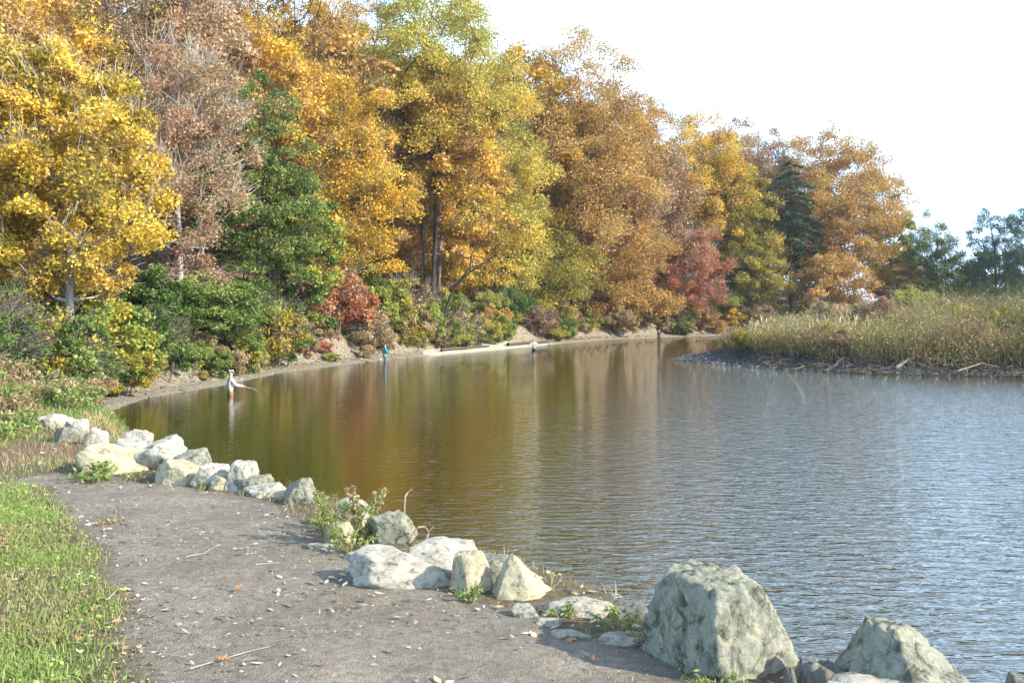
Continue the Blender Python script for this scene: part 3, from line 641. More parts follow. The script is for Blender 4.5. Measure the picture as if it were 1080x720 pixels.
# leafy weeds amongst the reeds
k = np.concatenate([np.nonzero(rn.rand(nB) < .9 * np.exp(-(d - 1) / 9))[0] for _ in range(5)]); PP = P[k]; zz = z[k]; h2 = hh[k] * 1.08; n3 = len(PP)
C = np.concatenate([PP + rn.randn(n3, 2) * .14, (zz + h2 * (.15 + .85 * rn.rand(n3)))[:, None]], 1); u, wv = rand_axes(n3, rn, .5); s_ = .04 + .05 * rn.rand(n3)
v, q = leaf_quads(C, u, wv, s_, s_ * .5)
WEEDL = leaf_mat('weed_leaf_mix', [(.07, .13, .03), (.15, .20, .05), (.28, .19, .12), (.38, .28, .16), (.30, .32, .09)], .3)
tag(mobj('weed_leaves', np_mesh('weed_leaves', v, q, WEEDL, np.clip(.5 * rn.rand(n3) + 2.4 * (pt[k] - .5) + .3, 0, 1))), 'small leaves and seed heads of the tall weeds among the reeds', 'weeds', kind='stuff')
# pale seed plumes
PLUME = leaf_mat('plume_fluff', [(.44, .35, .22), (.62, .54, .40)], .4)
P = scatter(700, 14, 30, 55, 74, rn); pen, _ = masks(P); z, d = height(P[:, 0], P[:, 1]); px = 540 + P[:, 0] / P[:, 1] * F
k = pen & (d > 3) & (px > 790) & (px < 920) & (fbm(P[:, 0] * .8, P[:, 1] * .8, 2) > .42); P = P[k]; z = z[k]; n4 = len(P); hp = 1.3 + 1.0 * rn.rand(n4)
v1, q1 = blades(np.concatenate([P, (z + hp - .5)[:, None]], 1), .3 + .25 * rn.rand(n4), .05 + .05 * rn.rand(n4), .9, rn)
tag(mobj('reed_plumes', np_mesh('reed_plumes', v1, q1, PLUME, rn.rand(len(q1)))), 'pale fluffy reed plumes above the left part of the reeds', 'reeds', kind='stuff')
# shrubs on the peninsula
rg = random.Random(8)
for i in range(46):
    Y = rg.uniform(50, 88); px = rg.uniform(800, 1110); x = X_(px, Y); q_ = np.array([[x, Y]])
    if not masks(q_)[0][0] or -poly_sd(q_, WATER_POLY)[0] < 2.0: continue
    mat = rg.choice(['olive', 'tan', 'rust', 'lime', 'olive', 'tan']); part_ = 'left part' if px < 900 else ('middle' if px < 1000 else 'right part')
    shrub(x, Y, rg.uniform(.5, .9) * (1.15 if px > 980 else 1), mat, f'{lab[mat]} among the reeds in the {part_} of the point', f'{lab[mat]}s in the {part_} of the reeds', sz=rg.uniform(.7, 1.0) * (1.2 if px > 980 else .9))
for (px, Y, s, mat, lb) in [(783, 61.5, .55, 'olive', 'low olive green bush at the left tip of the reeds'), (965, 78, 1.6, 'lime', 'yellow green bush rising above the reeds in front of the cone shaped tree'),
                            (1010, 62, 1.1, 'olive', 'olive bush among the reeds near the right edge'), (1040, 53, .8, 'amber', 'yellowing weed clump at the front of the reeds by the right edge'),
                            (880, 70, 1.1, 'tan', 'pinkish tan bush in the middle of the reeds'), (925, 66, 1.2, 'rust', 'rust tinted bush in the reeds left of the yellow green bush')]:
    shrub(X_(px, Y), Y, s, mat, lb, None, rg.randrange(5), sz=s * 1.1)

# leaf litter on the left bank
LIT = leaf_mat('fallen_leaf_colours', [(.14, .09, .05), (.28, .17, .08), (.40, .26, .12), (.46, .36, .22)], .15)
P = scatter(90000, -30, 30, 16, 125, rn); z, d = height(P[:, 0], P[:, 1]); pen, _ = masks(P); k = (d > .8) & (d < 9) & ~pen; P = P[k]; z = z[k]
u, wv = rand_axes(len(P), rn, 3); s_ = (.05 + .05 * rn.rand(len(P))) * (.6 + P[:, 1] / 90)
v, q = leaf_quads(np.concatenate([P, z[:, None] + .03], 1), u, wv, s_, s_ * .6)
tag(mobj('leaf_litter', np_mesh('leaf_litter', v, q, LIT, rn.rand(len(P)))), 'fallen brown and orange leaves covering the wooded bank', 'leaf litter', kind='stuff')

# ------------------------------------------------------------------ haze in the air
hm = NT('air_haze'); pv = hm.n('ShaderNodeVolumePrincipled'); pv.inputs['Color'].default_value = (.93, .95, 1, 1); pv.inputs['Density'].default_value = HAZE; pv.inputs['Anisotropy'].default_value = .1
hm.l(pv.outputs[0], hm.out.inputs['Volume'])
bm = bmesh.new(); bmesh.ops.create_cube(bm, size=1); hme = bpy.data.meshes.new('haze'); bm.to_mesh(hme); bm.free()
if HAZE:
    ho = mobj('haze', hme, None); hme.materials.append(hm.m); ho.scale = (2200, 2600, 60); ho.location = (0, 500, 60 / 2 - 2.7); tag(ho, kind='stuff')

# ------------------------------------------------------------------ rocks
def rock_material(name, pale, mid, dark, moss=0.0, stain=.45):
    s = NT(name); v = s.obj()
    n1 = s.noise(3.2, 6, .7, v, .3); n2 = s.noise(9, 7, .72, v); n3 = s.noise(60, 4, .7, v); ns = s.noise(4.0, 9, .68, v, .5)
    c = s.ramp(n1, [(.32, mid), (.5, pale), (.7, tuple(min(1, x * 1.12) for x in pale))])
    c = s.mix(s.ramp(ns, [(stain - .16, .95), (stain - .05, 0.0)]), c, dark)
    n5 = s.noise(6, 4, .6, v, 1.0); c = s.mix(s.ramp(n5, [(.56, 0.0), (.68, .55)]), c, (.42, .35, .19))
    c = s.mix(.35, c, s.ramp(n3, [(.3, .25), (.7, .75)]), 'OVERLAY')
    if moss:
        nz = s.n('ShaderNodeSeparateXYZ'); s.l(s.n('ShaderNodeNewGeometry').outputs['Normal'], nz.inputs[0])
        n6 = s.noise(9, 5, .7, v); c = s.mix(s.ramp(n6, [(.5, 0.0), (.62, moss)]), c, (.13, .15, .08))
    vo = s.n('ShaderNodeTexVoronoi', feature='DISTANCE_TO_EDGE'); vo.inputs['Scale'].default_value = 2.6
    dm = s.mix(.35, v, s.noise(5, 4, .6, v)); s.l(dm, vo.inputs['Vector'])
    cr = s.ramp(vo.outputs['Distance'], [(0.0, 0.0), (.035, 1.0)])
    c = s.mix(s.ramp(vo.outputs['Distance'], [(0.0, .5), (.02, 0.0)]), c, dark)
    b1 = s.bump(cr, .35, .02); b2 = s.bump(n2, .7, .02, b1); b3 = s.bump(n3, .5, .006, b2)
    s.principled(c, .9, b3, .2); return s.m
ROCK_W = rock_material('limestone_pale', (.41, .39, .325), (.28, .255, .20), (.12, .11, .095), stain=.52)
ROCK_Y = rock_material('limestone_warm', (.42, .38, .26), (.30, .255, .15), (.13, .11, .07), stain=.50)
ROCK_G = rock_material('stone_grey_lichen', (.25, .25, .20), (.15, .155, .125), (.05, .05, .042), moss=.5, stain=.54)
ROCK_D = rock_material('stone_dark', (.20, .19, .17), (.13, .125, .11), (.045, .045, .04), moss=.3, stain=.5)
def rock_mesh(seed, planes=10, sub=5, rough=.10, box=.75, faces=None):
    rg = np.random.RandomState(seed); bm = bmesh.new(); bmesh.ops.create_icosphere(bm, subdivisions=sub, radius=1)
    D_ = np.array([v.co[:] for v in bm.verts]); D_ = unit(D_)
    N = unit(rg.randn(planes, 3)); N = np.concatenate([N, [[0, 0, 1], [0, 0, -1]]]); N = unit(N + rg.randn(*N.shape) * .12); h = np.concatenate([box + .22 * rg.rand(planes), [.85, .8]])
    if faces is not None: N = unit(np.array([f[:3] for f in faces], float)); h = np.array([f[3] for f in faces])
    dn = D_ @ N.T; r = np.where(dn > .05, h / np.maximum(dn, .05), 9); r = np.concatenate([r, np.full((len(r), 4), 9.)], 1); r = np.sort(r, 1)
    rr = r[:, 0]; k = 75.; rr = -np.log(np.exp(-k * (r[:, :4] - r[:, :1])).sum(1)) / k + r[:, 0]
    rr = np.clip(rr, .3, 1.35)
    out = D_ * rr[:, None]
    o = rg.rand(3) * 50
    for i, v in enumerate(bm.verts):
        p = Vector(out[i]); q = p * 1.6 + Vector(o)
        f = mnoise.fractal(q, 1.0, 2.0, 5, noise_basis='PERLIN_ORIGINAL') * rough + abs(mnoise.noise(q * 3.1)) * -rough * .5 + mnoise.noise(q * 8) * rough * .2 + (mnoise.noise(q * 19) * rough * .05 if sub > 5 else 0)
        f -= .05 * max(0, 1 - abs(mnoise.noise(q * 1.7 + Vector((7, 3, 1)))) * 14)
        v.co = p * (1 + f)
    me = bpy.data.meshes.new('rock'); bm.to_mesh(me); bm.free()
    for p in me.polygons: p.use_smooth = False
    co = np.array([v.co[:] for v in me.vertices]); lo, hi = co.min(0), co.max(0)
    co = (co - (lo + hi) / 2) / (hi - lo) * 2; me.vertices.foreach_set('co', co.astype(np.float32).ravel()); me.update()
    me.polygons.foreach_set('use_smooth', [True] * len(me.polygons))
    return me
def rock(x0, x1, yt, Y, mat, label, seed, depth=.8, rot=0, rx=0, ry=0, zb=None, sink=.12, group=None, **kw):
    """stands Y m away, spans columns x0..x1; its top at row yt"""
    wd = (x1 - x0) / F * Y * 1.24; cx = X_((x0 + x1) / 2, Y); g = hz(cx, Y) if zb is None else zb
    top = CAMZ - (yt - HOR) / F * Y; hh = max(.04, top - g) + sink
    o = mobj('rock', rock_mesh(seed, **kw)); o.data.materials.append(mat)
    o.scale = (wd / 2, wd * depth / 2, hh / 2); o.location = (cx, Y, g - sink + hh / 2); o.rotation_euler = (rx, ry, rot)
    tag(o, label, 'rock', group); return o
# (x0,x1,top row,distance,material,label,seed,kwargs)
rock(698, 846, 600, 4.55, ROCK_G, 'largest boulder, grey and lichen covered with a pale right side, at the path edge', 41, depth=.9, zb=1.35, sub=6, rough=.085, faces=[(.02, .05, 1, .60), (-.6, -.1, .8, .80), (-.86, -.46, .1, .62), (-.95, .0, -.1, .85), (.55, -.78, .12, .72), (.84, -.1, .55, .76), (.5, .0, .85, .70), (-.5, -.1, .85, .8), (0, 1, .2, .8), (0, 0, -1, .9), (.75, .2, .75, .86), (-.3, -.8, -.5, .8), (-.7, .6, .4, .85)])
rock(868, 1052, 655, 4.15, ROCK_G, 'pointed grey rock shaped like a peak, right of the largest boulder', 7, depth=.8, zb=1.42, sub=6, rough=.08, faces=[(-.74, -.42, .5, .5), (.50, -.45, .74, .46), (.1, 0, 1, .60), (-.85, .2, .5, .62), (.72, .3, .62, .6), (0, .9, .4, .6), (0, 0, -1, .8), (.1, -1, .05, .8), (-1, -.2, 0, .95)])
rock(842, 902, 689, 4.2, ROCK_D, 'dark mossy rock between the largest boulder and the peaked rock', 12, depth=.9, zb=1.42, rough=.14)
rock(828, 845, 703, 4.1, ROCK_D, 'small dark stone touching the right side of the largest boulder', 13, zb=1.5)
rock(865, 1022, 711, 3.95, ROCK_W, 'flat pale slab along the bottom edge in front of the peaked rock', 14, depth=.5, zb=1.5)
rock(1062, 1100, 710, 4.1, ROCK_D, 'dark rock tip at the bottom right corner', 15, zb=1.42)
rock(634, 696, 634, 5.25, ROCK_D, 'low shaded dark slab at the left foot of the largest boulder', 16, depth=.9, zb=1.55)
rock(574, 644, 630, 5.25, ROCK_W, 'low layered pale rock left of the shaded slab', 17, depth=.7, rough=.14)
rock(518, 584, 584, 5.55, ROCK_Y, 'tall warm white rock with a pointed top, right end of the middle pile', 18, depth=.8, faces=[(-.25, -.8, .5, .6), (.75, -.25, .58, .5), (-.9, -.1, .35, .6), (.3, .7, .6, .6), (0, 0, -1, .8), (-.3, .9, .2, .7), (.6, -.8, .1, .75)])
rock(500, 546, 583, 5.9, ROCK_G, 'grey rock wedged behind the pointed warm white rock', 19, depth=.9)
rock(478, 516, 580, 5.65, ROCK_Y, 'upright yellowish rock in the middle of the middle pile', 20, depth=.9)
rock(432, 508, 567, 6.0, ROCK_W, 'white rock forming the top of the middle pile', 21, depth=.8, planes=10)
rock(376, 468, 577, 5.8, ROCK_W, 'long low white rock at the left end of the middle pile, beside the path', 22, depth=.55)
rock(388, 436, 538, 6.9, ROCK_G, 'rounded grey white boulder behind the weeds', 23, depth=.9)
rock(345, 372, 548, 6.75, ROCK_Y, 'small warm stone half hidden in the weeds', 24)
rock(355, 392, 524, 7.3, ROCK_W, 'pale stone behind the weed clump', 25)
rock(303, 333, 503, 8.2, ROCK_G, 'rounded grey boulder standing alone left of the weeds', 26, depth=.9)
rock(262, 303, 508, 8.5, ROCK_W, 'low pale rock at the right end of the left row', 27, depth=.8)
rock(239, 269, 486, 8.75, ROCK_W, 'upright pale rock second from the right end of the left row', 28)
rock(252, 285, 500, 8.7, ROCK_G, 'small grey rock between the upright and the low pale rocks', 281)
rock(208, 244, 487, 8.95, ROCK_W, 'squat white rock left of the upright pale rock', 29)
rock(184, 223, 471, 9.4, ROCK_G, 'tilted triangular slab in the left row', 30, ry=.3)
rock(166, 205, 484, 9.1, ROCK_Y, 'reddish based chunk in front of the triangular slab', 31)
rock(147, 192, 458, 9.9, ROCK_W, 'big white block with a dark crack on its left, middle of the left row', 32, depth=.9)
rock(117, 152, 462, 10.4, ROCK_W, 'flat topped white rock behind the long cream rock', 33)
rock(88, 152, 465, 9.75, ROCK_Y, 'long cream coloured rock sloping down towards the path', 34, depth=.7)
rock(90, 113, 450, 11.6, ROCK_W, 'small rounded white rock left of the flat topped one', 35)
rock(72, 92, 441, 12.6, ROCK_W, 'slim upright white rock near the far left end of the row', 36)
rock(40, 76, 435, 13.2, ROCK_W, 'tilted white slab with a dark end, farthest left of the row', 37, ry=.35)
rock(278, 306, 517, 8.35, ROCK_Y, 'small cream stone in front of the low pale rock', 51)
rock(222, 246, 500, 8.75, ROCK_Y, 'small cream stone wedged below the squat white rock', 52)
rock(132, 160, 452, 10.9, ROCK_W, 'white rock top showing behind the flat topped one', 53)
rock(60, 84, 449, 11.9, ROCK_G, 'small grey rock between the two far left white rocks', 54)
rock(328, 358, 574, 6.6, ROCK_W, 'thin flat white stone lying on the path below the weeds', 38, depth=.5, sink=.03)
rock(364, 384, 584, 6.35, ROCK_Y, 'small pinkish stone on the path edge beside the flat white stone', 39, sink=.02)
rock(541, 566, 637, 5.15, ROCK_W, 'small pale stone at the foot of the pointed warm white rock', 40, sink=.03)
rock(636, 684, 677, 4.75, ROCK_W, 'flat pale stone sunk in the path edge near the largest boulder', 42, depth=.5, sink=.03)
rock(584, 620, 674, 4.8, ROCK_W, 'flat broken stone in the path left of the sunk pale stone', 43, depth=.5, sink=.03)
rock(566, 592, 657, 5.0, ROCK_W, 'thin white stone chip at the edge of the path under the layered rock', 44, depth=.5, sink=.03)
# riprap below the crest, seen only from the side
rg = random.Random(4); rk = [rock_mesh(500 + i, sub=4) for i in range(4)]
for i in range(4): rk[i].materials.append([ROCK_W, ROCK_G, ROCK_Y, ROCK_D][i])
crest = [(3.2, 4.2), (2.2, 4.9), (1.4, 5.8), (.7, 6.5), (.0, 7.3), (-.7, 8.4), (-1.9, 9.7), (-3.2, 10.6), (-4.4, 12.2), (-5.6, 14.6)]
for i in range(len(crest) - 1):
    for k in range(3):
        t_ = (k + rg.random()) / 3; x = crest[i][0] * (1 - t_) + crest[i + 1][0] * t_ + rg.uniform(-.1, .35); y = crest[i][1] * (1 - t_) + crest[i + 1][1] * t_ + rg.uniform(-.1, .35)
        o = mobj('rock', rk[rg.randrange(4)]); s = rg.uniform(.16, .28); o.scale = (s * 1.2, s, s * .8); o.location = (x, y, hz(x, y)); o.rotation_euler = (rg.random(), rg.random(), rg.random() * 6)
        tag(o, 'rough boulder on the slope between the rock row and the water', 'rock', 'boulders on the slope down to the water')

# ------------------------------------------------------------------ stones as ground cover
def pebbles(P3, S, rg):
    """low polyhedra"""
    base = np.array([(1, 0, 0), (.3, .95, 0), (-.8, .6, 0), (-.8, -.6, 0), (.3, -.95, 0), (.15, .1, .75)], float); n = len(P3)
    j = base[None] * (1 + .35 * rg.randn(n, 6, 1) * .6); az = rg.rand(n) * 6.28; c, s = np.cos(az)[:, None], np.sin(az)[:, None]
    x = j[:, :, 0] * c - j[:, :, 1] * s * .7; y = j[:, :, 0] * s + j[:, :, 1] * c * .7; v = np.stack([x, y, j[:, :, 2] * .6], -1) * S[:, None, None] + P3[:, None]
    o = (np.arange(n) * 6)[:, None]; f = np.concatenate([o + np.array([a, (a + 1) % 5, 5]) for a in range(5)]); return v.reshape(-1, 3), f
PEB = leaf_mat('gravel_stone_colours', [(.05, .045, .04), (.13, .12, .10), (.24, .22, .19), (.42, .39, .34)], 0)
P = scatter(110000, -6.5, 2.5, 3.6, 14, rn); dpp = poly_sd(P, PATH_POLY); dens = np.where(dpp > 0, .30 + .6 * np.exp(-dpp / .25), .45 * np.exp(dpp / .25))
k = rn.rand(len(P)) < dens; P = P[k]; z = height(P[:, 0], P[:, 1])[0]; S = .0025 + .012 * rn.rand(len(P)) ** 7
v, f = pebbles(np.concatenate([P, z[:, None] + .006], 1), S, rn); tp = np.tile(rn.rand(len(P)), 5)
tag(mobj('gravel', np_mesh('gravel', v, f, PEB, tp)), 'grit and small stones scattered over the dark path', 'gravel', kind='stuff')
# straw, chips and crumbs of leaf on the path
n_ = 26000; P = scatter(n_, -6.3, 1.6, 3.6, 13, rn); dpp = poly_sd(P, PATH_POLY)
k = (rn.rand(n_) < np.where(dpp > 0, .12 + .75 * np.exp(-dpp / .3) + .35 * sstep((fbm(P[:, 0] * .9 + 2, P[:, 1] * .9, 3) - .5) / .1), .7)); P = P[k]; z = height(P[:, 0], P[:, 1])[0]; nn = len(P)
u, wv = rand_axes(nn, rn, 5); L_ = .006 + .03 * rn.rand(nn) ** 3; B_ = np.where(rn.rand(nn) < .6, .0016, L_ * .45)
v, q = leaf_quads(np.concatenate([P, z[:, None] + .016], 1), u, wv, L_, B_)
CH = leaf_mat('straw_and_chips', [(.12, .09, .06), (.34, .26, .16), (.52, .44, .32), (.62, .56, .44)], .1)
tag(mobj('straw_litter', np_mesh('straw_litter', v, q, CH, rn.rand(nn))), 'bits of straw, bark and dry leaf strewn on the path', 'litter', kind='stuff')
# dark gravel spit at the tip of the peninsula + mud stones
DG = leaf_mat('wet_gravel_colours', [(.02, .022, .024), (.06, .065, .07), (.12, .125, .13), (.36, .36, .34)], 0)
P = scatter(110000, 9.5, 45, 40, 72, rn); pen, _ = masks(P); z, d = height(P[:, 0], P[:, 1]); k = pen & (d > -.1) & (d < np.interp(P[:, 0], [10, 14, 18], [4.5, 3, 1.6])); P = P[k]; z = z[k]
v, f = pebbles(np.concatenate([P, z[:, None] + .0], 1), .03 + .09 * rn.rand(len(P)) ** 3, rn)
tag(mobj('shore_gravel', np_mesh('shore_gravel', v, f, DG, np.tile(rn.rand(len(P)) ** 1.5, 5))), 'dark wet gravel along the edge of the reed covered point', 'gravel', kind='stuff')
P = scatter(50000, -16, 25, 18, 122, rn); pen, _ = masks(P); z, d = height(P[:, 0], P[:, 1]); k = ~pen & (d > -.05) & (d < 3) & (rn.rand(len(P)) < .5); P = P[k]; z = z[k]
v, f = pebbles(np.concatenate([P, z[:, None]], 1), (.03 + .14 * rn.rand(len(P)) ** 4), rn)
tag(mobj('beach_stones', np_mesh('beach_stones', v, f, PEB, np.tile(np.clip(.35 + .65 * rn.rand(len(P)), 0, 1), 5))), 'grey and tan stones along the muddy foot of the wooded bank', 'stones', kind='stuff')

# tangle of roots and drift sticks under the cut edge of the reeds
P = scatter(16000, 14, 40, 42, 64, rn); pen, _ = masks(P); z, d = height(P[:, 0], P[:, 1]); k = pen & (d > .1) & (d < 1.5); P = P[k][:750]; z = z[k][:750]; n9 = len(P)
a_ = np.concatenate([P, z[:, None] + .03 + .25 * rn.rand(n9, 1)], 1); dv = unit(rn.randn(n9, 3) * [1, .7, .45]); L9 = (.15 + .5 * rn.rand(n9) ** 2)[:, None]; r9 = .012 + .014 * rn.rand(n9)
m9 = a_ + dv * L9 + rn.randn(n9, 3) * .05; b9 = m9 + unit(dv + rn.randn(n9, 3) * .5 + [0, 0, -.2]) * L9
v1, q1 = tubes(a_, m9, r9, r9 * .8, 4); v2, q2 = tubes(m9, b9, r9 * .8, r9 * .4, 4)
tag(mobj('root_tangle', np_mesh('root_tangle', np.concatenate([v1, v2]), np.concatenate([q1, q2 + len(v1)]), bark_mat('root_wood', (.06, .045, .035), (.26, .2, .14)))), 'tangle of bare roots and sticks on the dark mud under the reeds', 'roots', kind='stuff')

# ------------------------------------------------------------------ single fallen leaves on the path
def leaf_shape(seed):
    rg = np.random.RandomState(seed); k = 15; v = [(0, 0, .0)]
    for i in range(k):
        a = i / k * 2 * math.pi; r = (1 if i % 3 == 0 else .62) * (.85 + .3 * rg.rand()); v.append((math.cos(a) * r, math.sin(a) * r * .8, .12 * rg.randn() + .1 * r * r))
    me = bpy.data.meshes.new('leaf'); me.from_pydata(v, [], [(0, i + 1, (i + 1) % k + 1) for i in range(k)]); me.update(); return me
lm = [leaf_shape(i) for i in range(4)]
LC = {'orange': plain('leaf_orange', (.48, .19, .06)), 'yellow': plain('leaf_yellow', (.75, .55, .08)), 'tan': plain('leaf_tan', (.36, .27, .16)), 'brown': plain('leaf_brown', (.24, .13, .08)), 'pink': plain('leaf_pinkish', (.40, .22, .15))}
for m_ in lm: m_.materials.append(LC['tan'])
def fallen(px, py, c, label, s=.03, rgx=random.Random(9), group=None):
    Y = 1.62 * F / (py - HOR); x = X_(px, Y); z = hz(x, Y) + .035
    o = mobj('fallen_leaf', lm[rgx.randrange(4)], None, LC[c]); o.location = (x, Y, z); o.scale = (s, s, s); o.rotation_euler = (rgx.uniform(-.35, .35), rgx.uniform(-.35, .35), rgx.uniform(0, 6.28))
    tag(o, label, 'leaf', group)
fallen(252, 631, 'orange', 'bright orange leaf lying on the open path', .035)
fallen(234, 709, 'orange', 'orange brown leaf at the bottom of the path near the twigs', .035)
fallen(131, 633, 'yellow', 'yellow leaf at the border of grass and path', .032)
fallen(392, 640, 'pink', 'pinkish leaf on the path below the white rocks', .03)
fallen(105, 646, 'brown', 'brown curled leaf in the grass beside the yellow leaf', .035)
rg = random.Random(35)
for i in range(22):
    c = rg.choice(['tan', 'brown', 'pink', 'tan']); cn = {'tan': 'pale tan', 'brown': 'dark brown', 'pink': 'pinkish'}[c]; py = rg.uniform(540, 715)
    fallen(rg.uniform(5, np.interp(py, [540, 620, 715], [75, 115, 135])), py, c, f'{cn} leaf caught in the green verge grass', rg.uniform(.014, .028), group=f'{cn} leaves in the verge grass')
rg = random.Random(33)
for i in range(110):
    c = rg.choice(['tan', 'brown', 'brown', 'pink', 'tan', 'tan', 'brown', 'brown', 'orange']); cn = {'tan': 'pale tan', 'brown': 'dark brown', 'pink': 'pinkish', 'orange': 'small dull orange'}[c]
    for _ in range(30):
        px, py = rg.uniform(20, 720), rg.uniform(500, 715); Y = 1.62 * F / (py - HOR); pp = np.array([[X_(px, Y), Y]])
        if poly_sd(pp, PATH_POLY)[0] > -.25: break
    fallen(px, py, c, f'{cn} leaf fallen on the dark path', rg.uniform(.011, .022), group=f'{cn} leaves scattered on the path')

# ------------------------------------------------------------------ twigs, driftwood, logs
def stick_mesh(pts, r0, r1, k=6, side=None):
    pts = [np.array(p, float) for p in pts]; n = len(pts); rr = np.linspace(r0, r1, n)
    v, q = tubes(np.array(pts[:-1]), np.array(pts[1:]), rr[:-1], rr[1:], k)
    for s_ in (side or []):
        p = [np.array(a, float) for a in s_]; r = np.linspace(r0 * .55, r1 * .6, len(p)); v2, q2 = tubes(np.array(p[:-1]), np.array(p[1:]), r[:-1], r[1:], k)
        q = np.concatenate([q, q2 + len(v)]); v = np.concatenate([v, v2])
    return v, q
def stick(name, pts, r0, r1, mat, label, cat, side=None, group=None):
    v, q = stick_mesh(pts, r0, r1, 6, side); o = mobj(name, np_mesh(name, v, q, mat, smooth=True)); tag(o, label, cat, group); return o
WOODP = bark_mat('dead_wood_pale', (.24, .20, .15), (.42, .37, .29)); WOODD = bark_mat('dead_wood_dark', (.05, .04, .03), (.14, .11, .08)); WOODR = bark_mat('dead_wood_tan', (.20, .15, .10), (.34, .27, .19))
stick('dead_branch', [at(425, 575, 7.0), at(426, 545, 7.0), at(427, 524, 7.02), at(430, 519, 7.05), at(435, 515, 7.05)], .010, .006, WOODR, 'upright bare stick with a hooked tip behind the rounded grey white boulder', 'branch')
stick('dead_branch', [at(434, 565, 6.7), at(440, 556, 6.7), at(448, 555, 6.75), at(452, 561, 6.7), at(450, 570, 6.6)], .007, .005, WOODR, 'small curved bare twig right of the hooked stick', 'branch', side=[[at(449, 566, 6.6), at(453, 560, 6.6), at(457, 555, 6.62)]])
def ground_pts(pp, lift=.02):
    r = []
    for px, py in pp: Y = 1.6 * F / (py - HOR); x = X_(px, Y); r.append((x, Y, hz(x, Y) + lift))
    return r
stick('fallen_twig', ground_pts([(200, 712), (240, 700), (268, 692), (285, 688)]), .0035, .0015, WOODP, 'long straight pale twig across the bottom of the path', 'twig', side=[ground_pts([(240, 700), (255, 703), (272, 700)])])
stick('fallen_twig', ground_pts([(178, 697), (205, 701), (240, 709)]), .003, .0015, WOODP, 'thin crooked twig by the orange brown leaf', 'twig')
stick('fallen_twig', ground_pts([(196, 592), (215, 588), (232, 578)]), .0035, .0015, WOODP, 'short pale twig in the middle left of the path', 'twig', side=[ground_pts([(200, 590), (225, 592)])])
stick('fallen_twig', ground_pts([(270, 600), (295, 598)]), .005, .003, WOODP, 'pale chip of wood in the middle of the path', 'twig')
stick('fallen_twig', ground_pts([(114, 646), (122, 636)], .06), .004, .002, WOODP, 'short twig poking from grass at the path border', 'twig')
# leaning bare branch over the water
def leaner(base, pts, label, r=.16):
    stick('leaning_trunk', pts, r, .03, BARK_D, label, 'tree trunk', side=[[pts[2], pts[2] + Vector((1.2, 0, 1.6)), pts[2] + Vector((2.4, 0, 2.0))], [pts[3], pts[3] + Vector((.2, 0, 1.4)), pts[3] + Vector((1.0, 0, 2.6))], [pts[1], pts[1] + Vector((.1, 0, 1.8)), pts[1] + Vector((.8, 0, 3.4))]])
leaner(None, [at(446, 352, 75), at(466, 338, 74.8), at(478, 305, 74.6), at(495, 287, 74.4), at(512, 277, 74.2), at(528, 263, 74)], 'dark leaning bare trunk curving out over the pale sand bar')
stick('fallen_branch', [at(722, 341, 116), at(735, 348, 115.8), at(742, 352, 115.5)], .13, .05, BARK_D, 'dark fallen branch on the far orange bank', 'branch')
stick('driftwood', [at(870, 391, 53), at(880, 386, 53), at(888, 378, 53.2), at(897, 376, 53.4)], .09, .04, WOODR, 'forked driftwood branch on the dark mud below the reeds', 'driftwood', side=[[at(880, 386, 53), at(900, 383, 52.6), at(912, 386, 52.4)]])
stick('driftwood', [at(945, 388, 51), at(958, 379, 51.2), at(970, 376, 51.4), at(985, 384, 50.8)], .09, .04, WOODP, 'arched pale driftwood branch on the mud right of the forked one', 'driftwood', side=[[at(958, 379, 51.2), at(965, 387, 50.9)]])
stick('driftwood', [at(1010, 391, 48.4), at(1035, 383, 48.6), at(1055, 387, 48.2)], .045, .02, WOODR, 'low thin driftwood near the right edge of the mud bank', 'driftwood')
# pale sand bar with a dark log on it
def shore_at(px):
    lo = None
    for Y in np.arange(30, 128, .25):
        if -poly_sd(np.array([[X_(px, Y), Y]]), WATER_POLY)[0] > 0: return Y
    return 128
for px, s_, mat, lb in [(128, .8, 'olive', 'olive shrub close to the water at the left end of the cove'), (150, .75, 'tan', 'dry tan shrub at the water edge left of the person in off white'), (172, .85, 'green', 'dark green shrub low by the water left of the person in off white'),
                        (196, .8, 'mixgreen', 'green and yellow shrub hanging low just left of the person in off white'), (222, .85, 'hemlock', 'feathery green shrub low behind the person in off white'), (262, .8, 'tan', 'tan shrub low on the bank just right of the person in off white'),
                        (288, .75, 'olive', 'olive shrub low on the bank between the person in off white and red bush'), (322, .8, 'rust', 'rust brown shrub at the water edge left of the red bush'), (338, .6, 'wine', 'dull red shrub in front of the big red bush')]:
    Y_ = shore_at(px) + (3.2 if px < 300 else 4.0); shrub(X_(px, Y_), Y_, s_, mat, lb, None, 1 if px % 4 else 0)
SAND = plain('sand_bar_mud', (.46, .43, .33), .95, .45, 3)
pts = np.array([(X_(p, shore_at(p)), shore_at(p)) for p in range(447, 592, 12)]); T = np.gradient(pts, axis=0); T = unit(T); Nn = np.stack([-T[:, 1], T[:, 0]], 1); V_ = []; offs = [-.7, -.35, 0, .5, 1.1, 1.8, 2.6]; zz_ = [-.12, .03, .12, .22, .34, .46, .56]
for i in range(len(pts)):
    wv_ = 1 - .95 * (abs(i / (len(pts) - 1) - .5) * 2) ** 3
    for o_, z_ in zip(offs, zz_):
        p = pts[i] + Nn[i] * (o_ * (.7 + .6 * rn.rand()) * wv_); V_.append((p[0], p[1], z_ * wv_ + .03 * math.sin(i * 2.1 + o_ * 3) - .03))
n7 = len(offs); Qs = np.array([(i * n7 + j, (i + 1) * n7 + j, (i + 1) * n7 + j + 1, i * n7 + j + 1) for i in range(len(pts) - 1) for j in range(n7 - 1)])
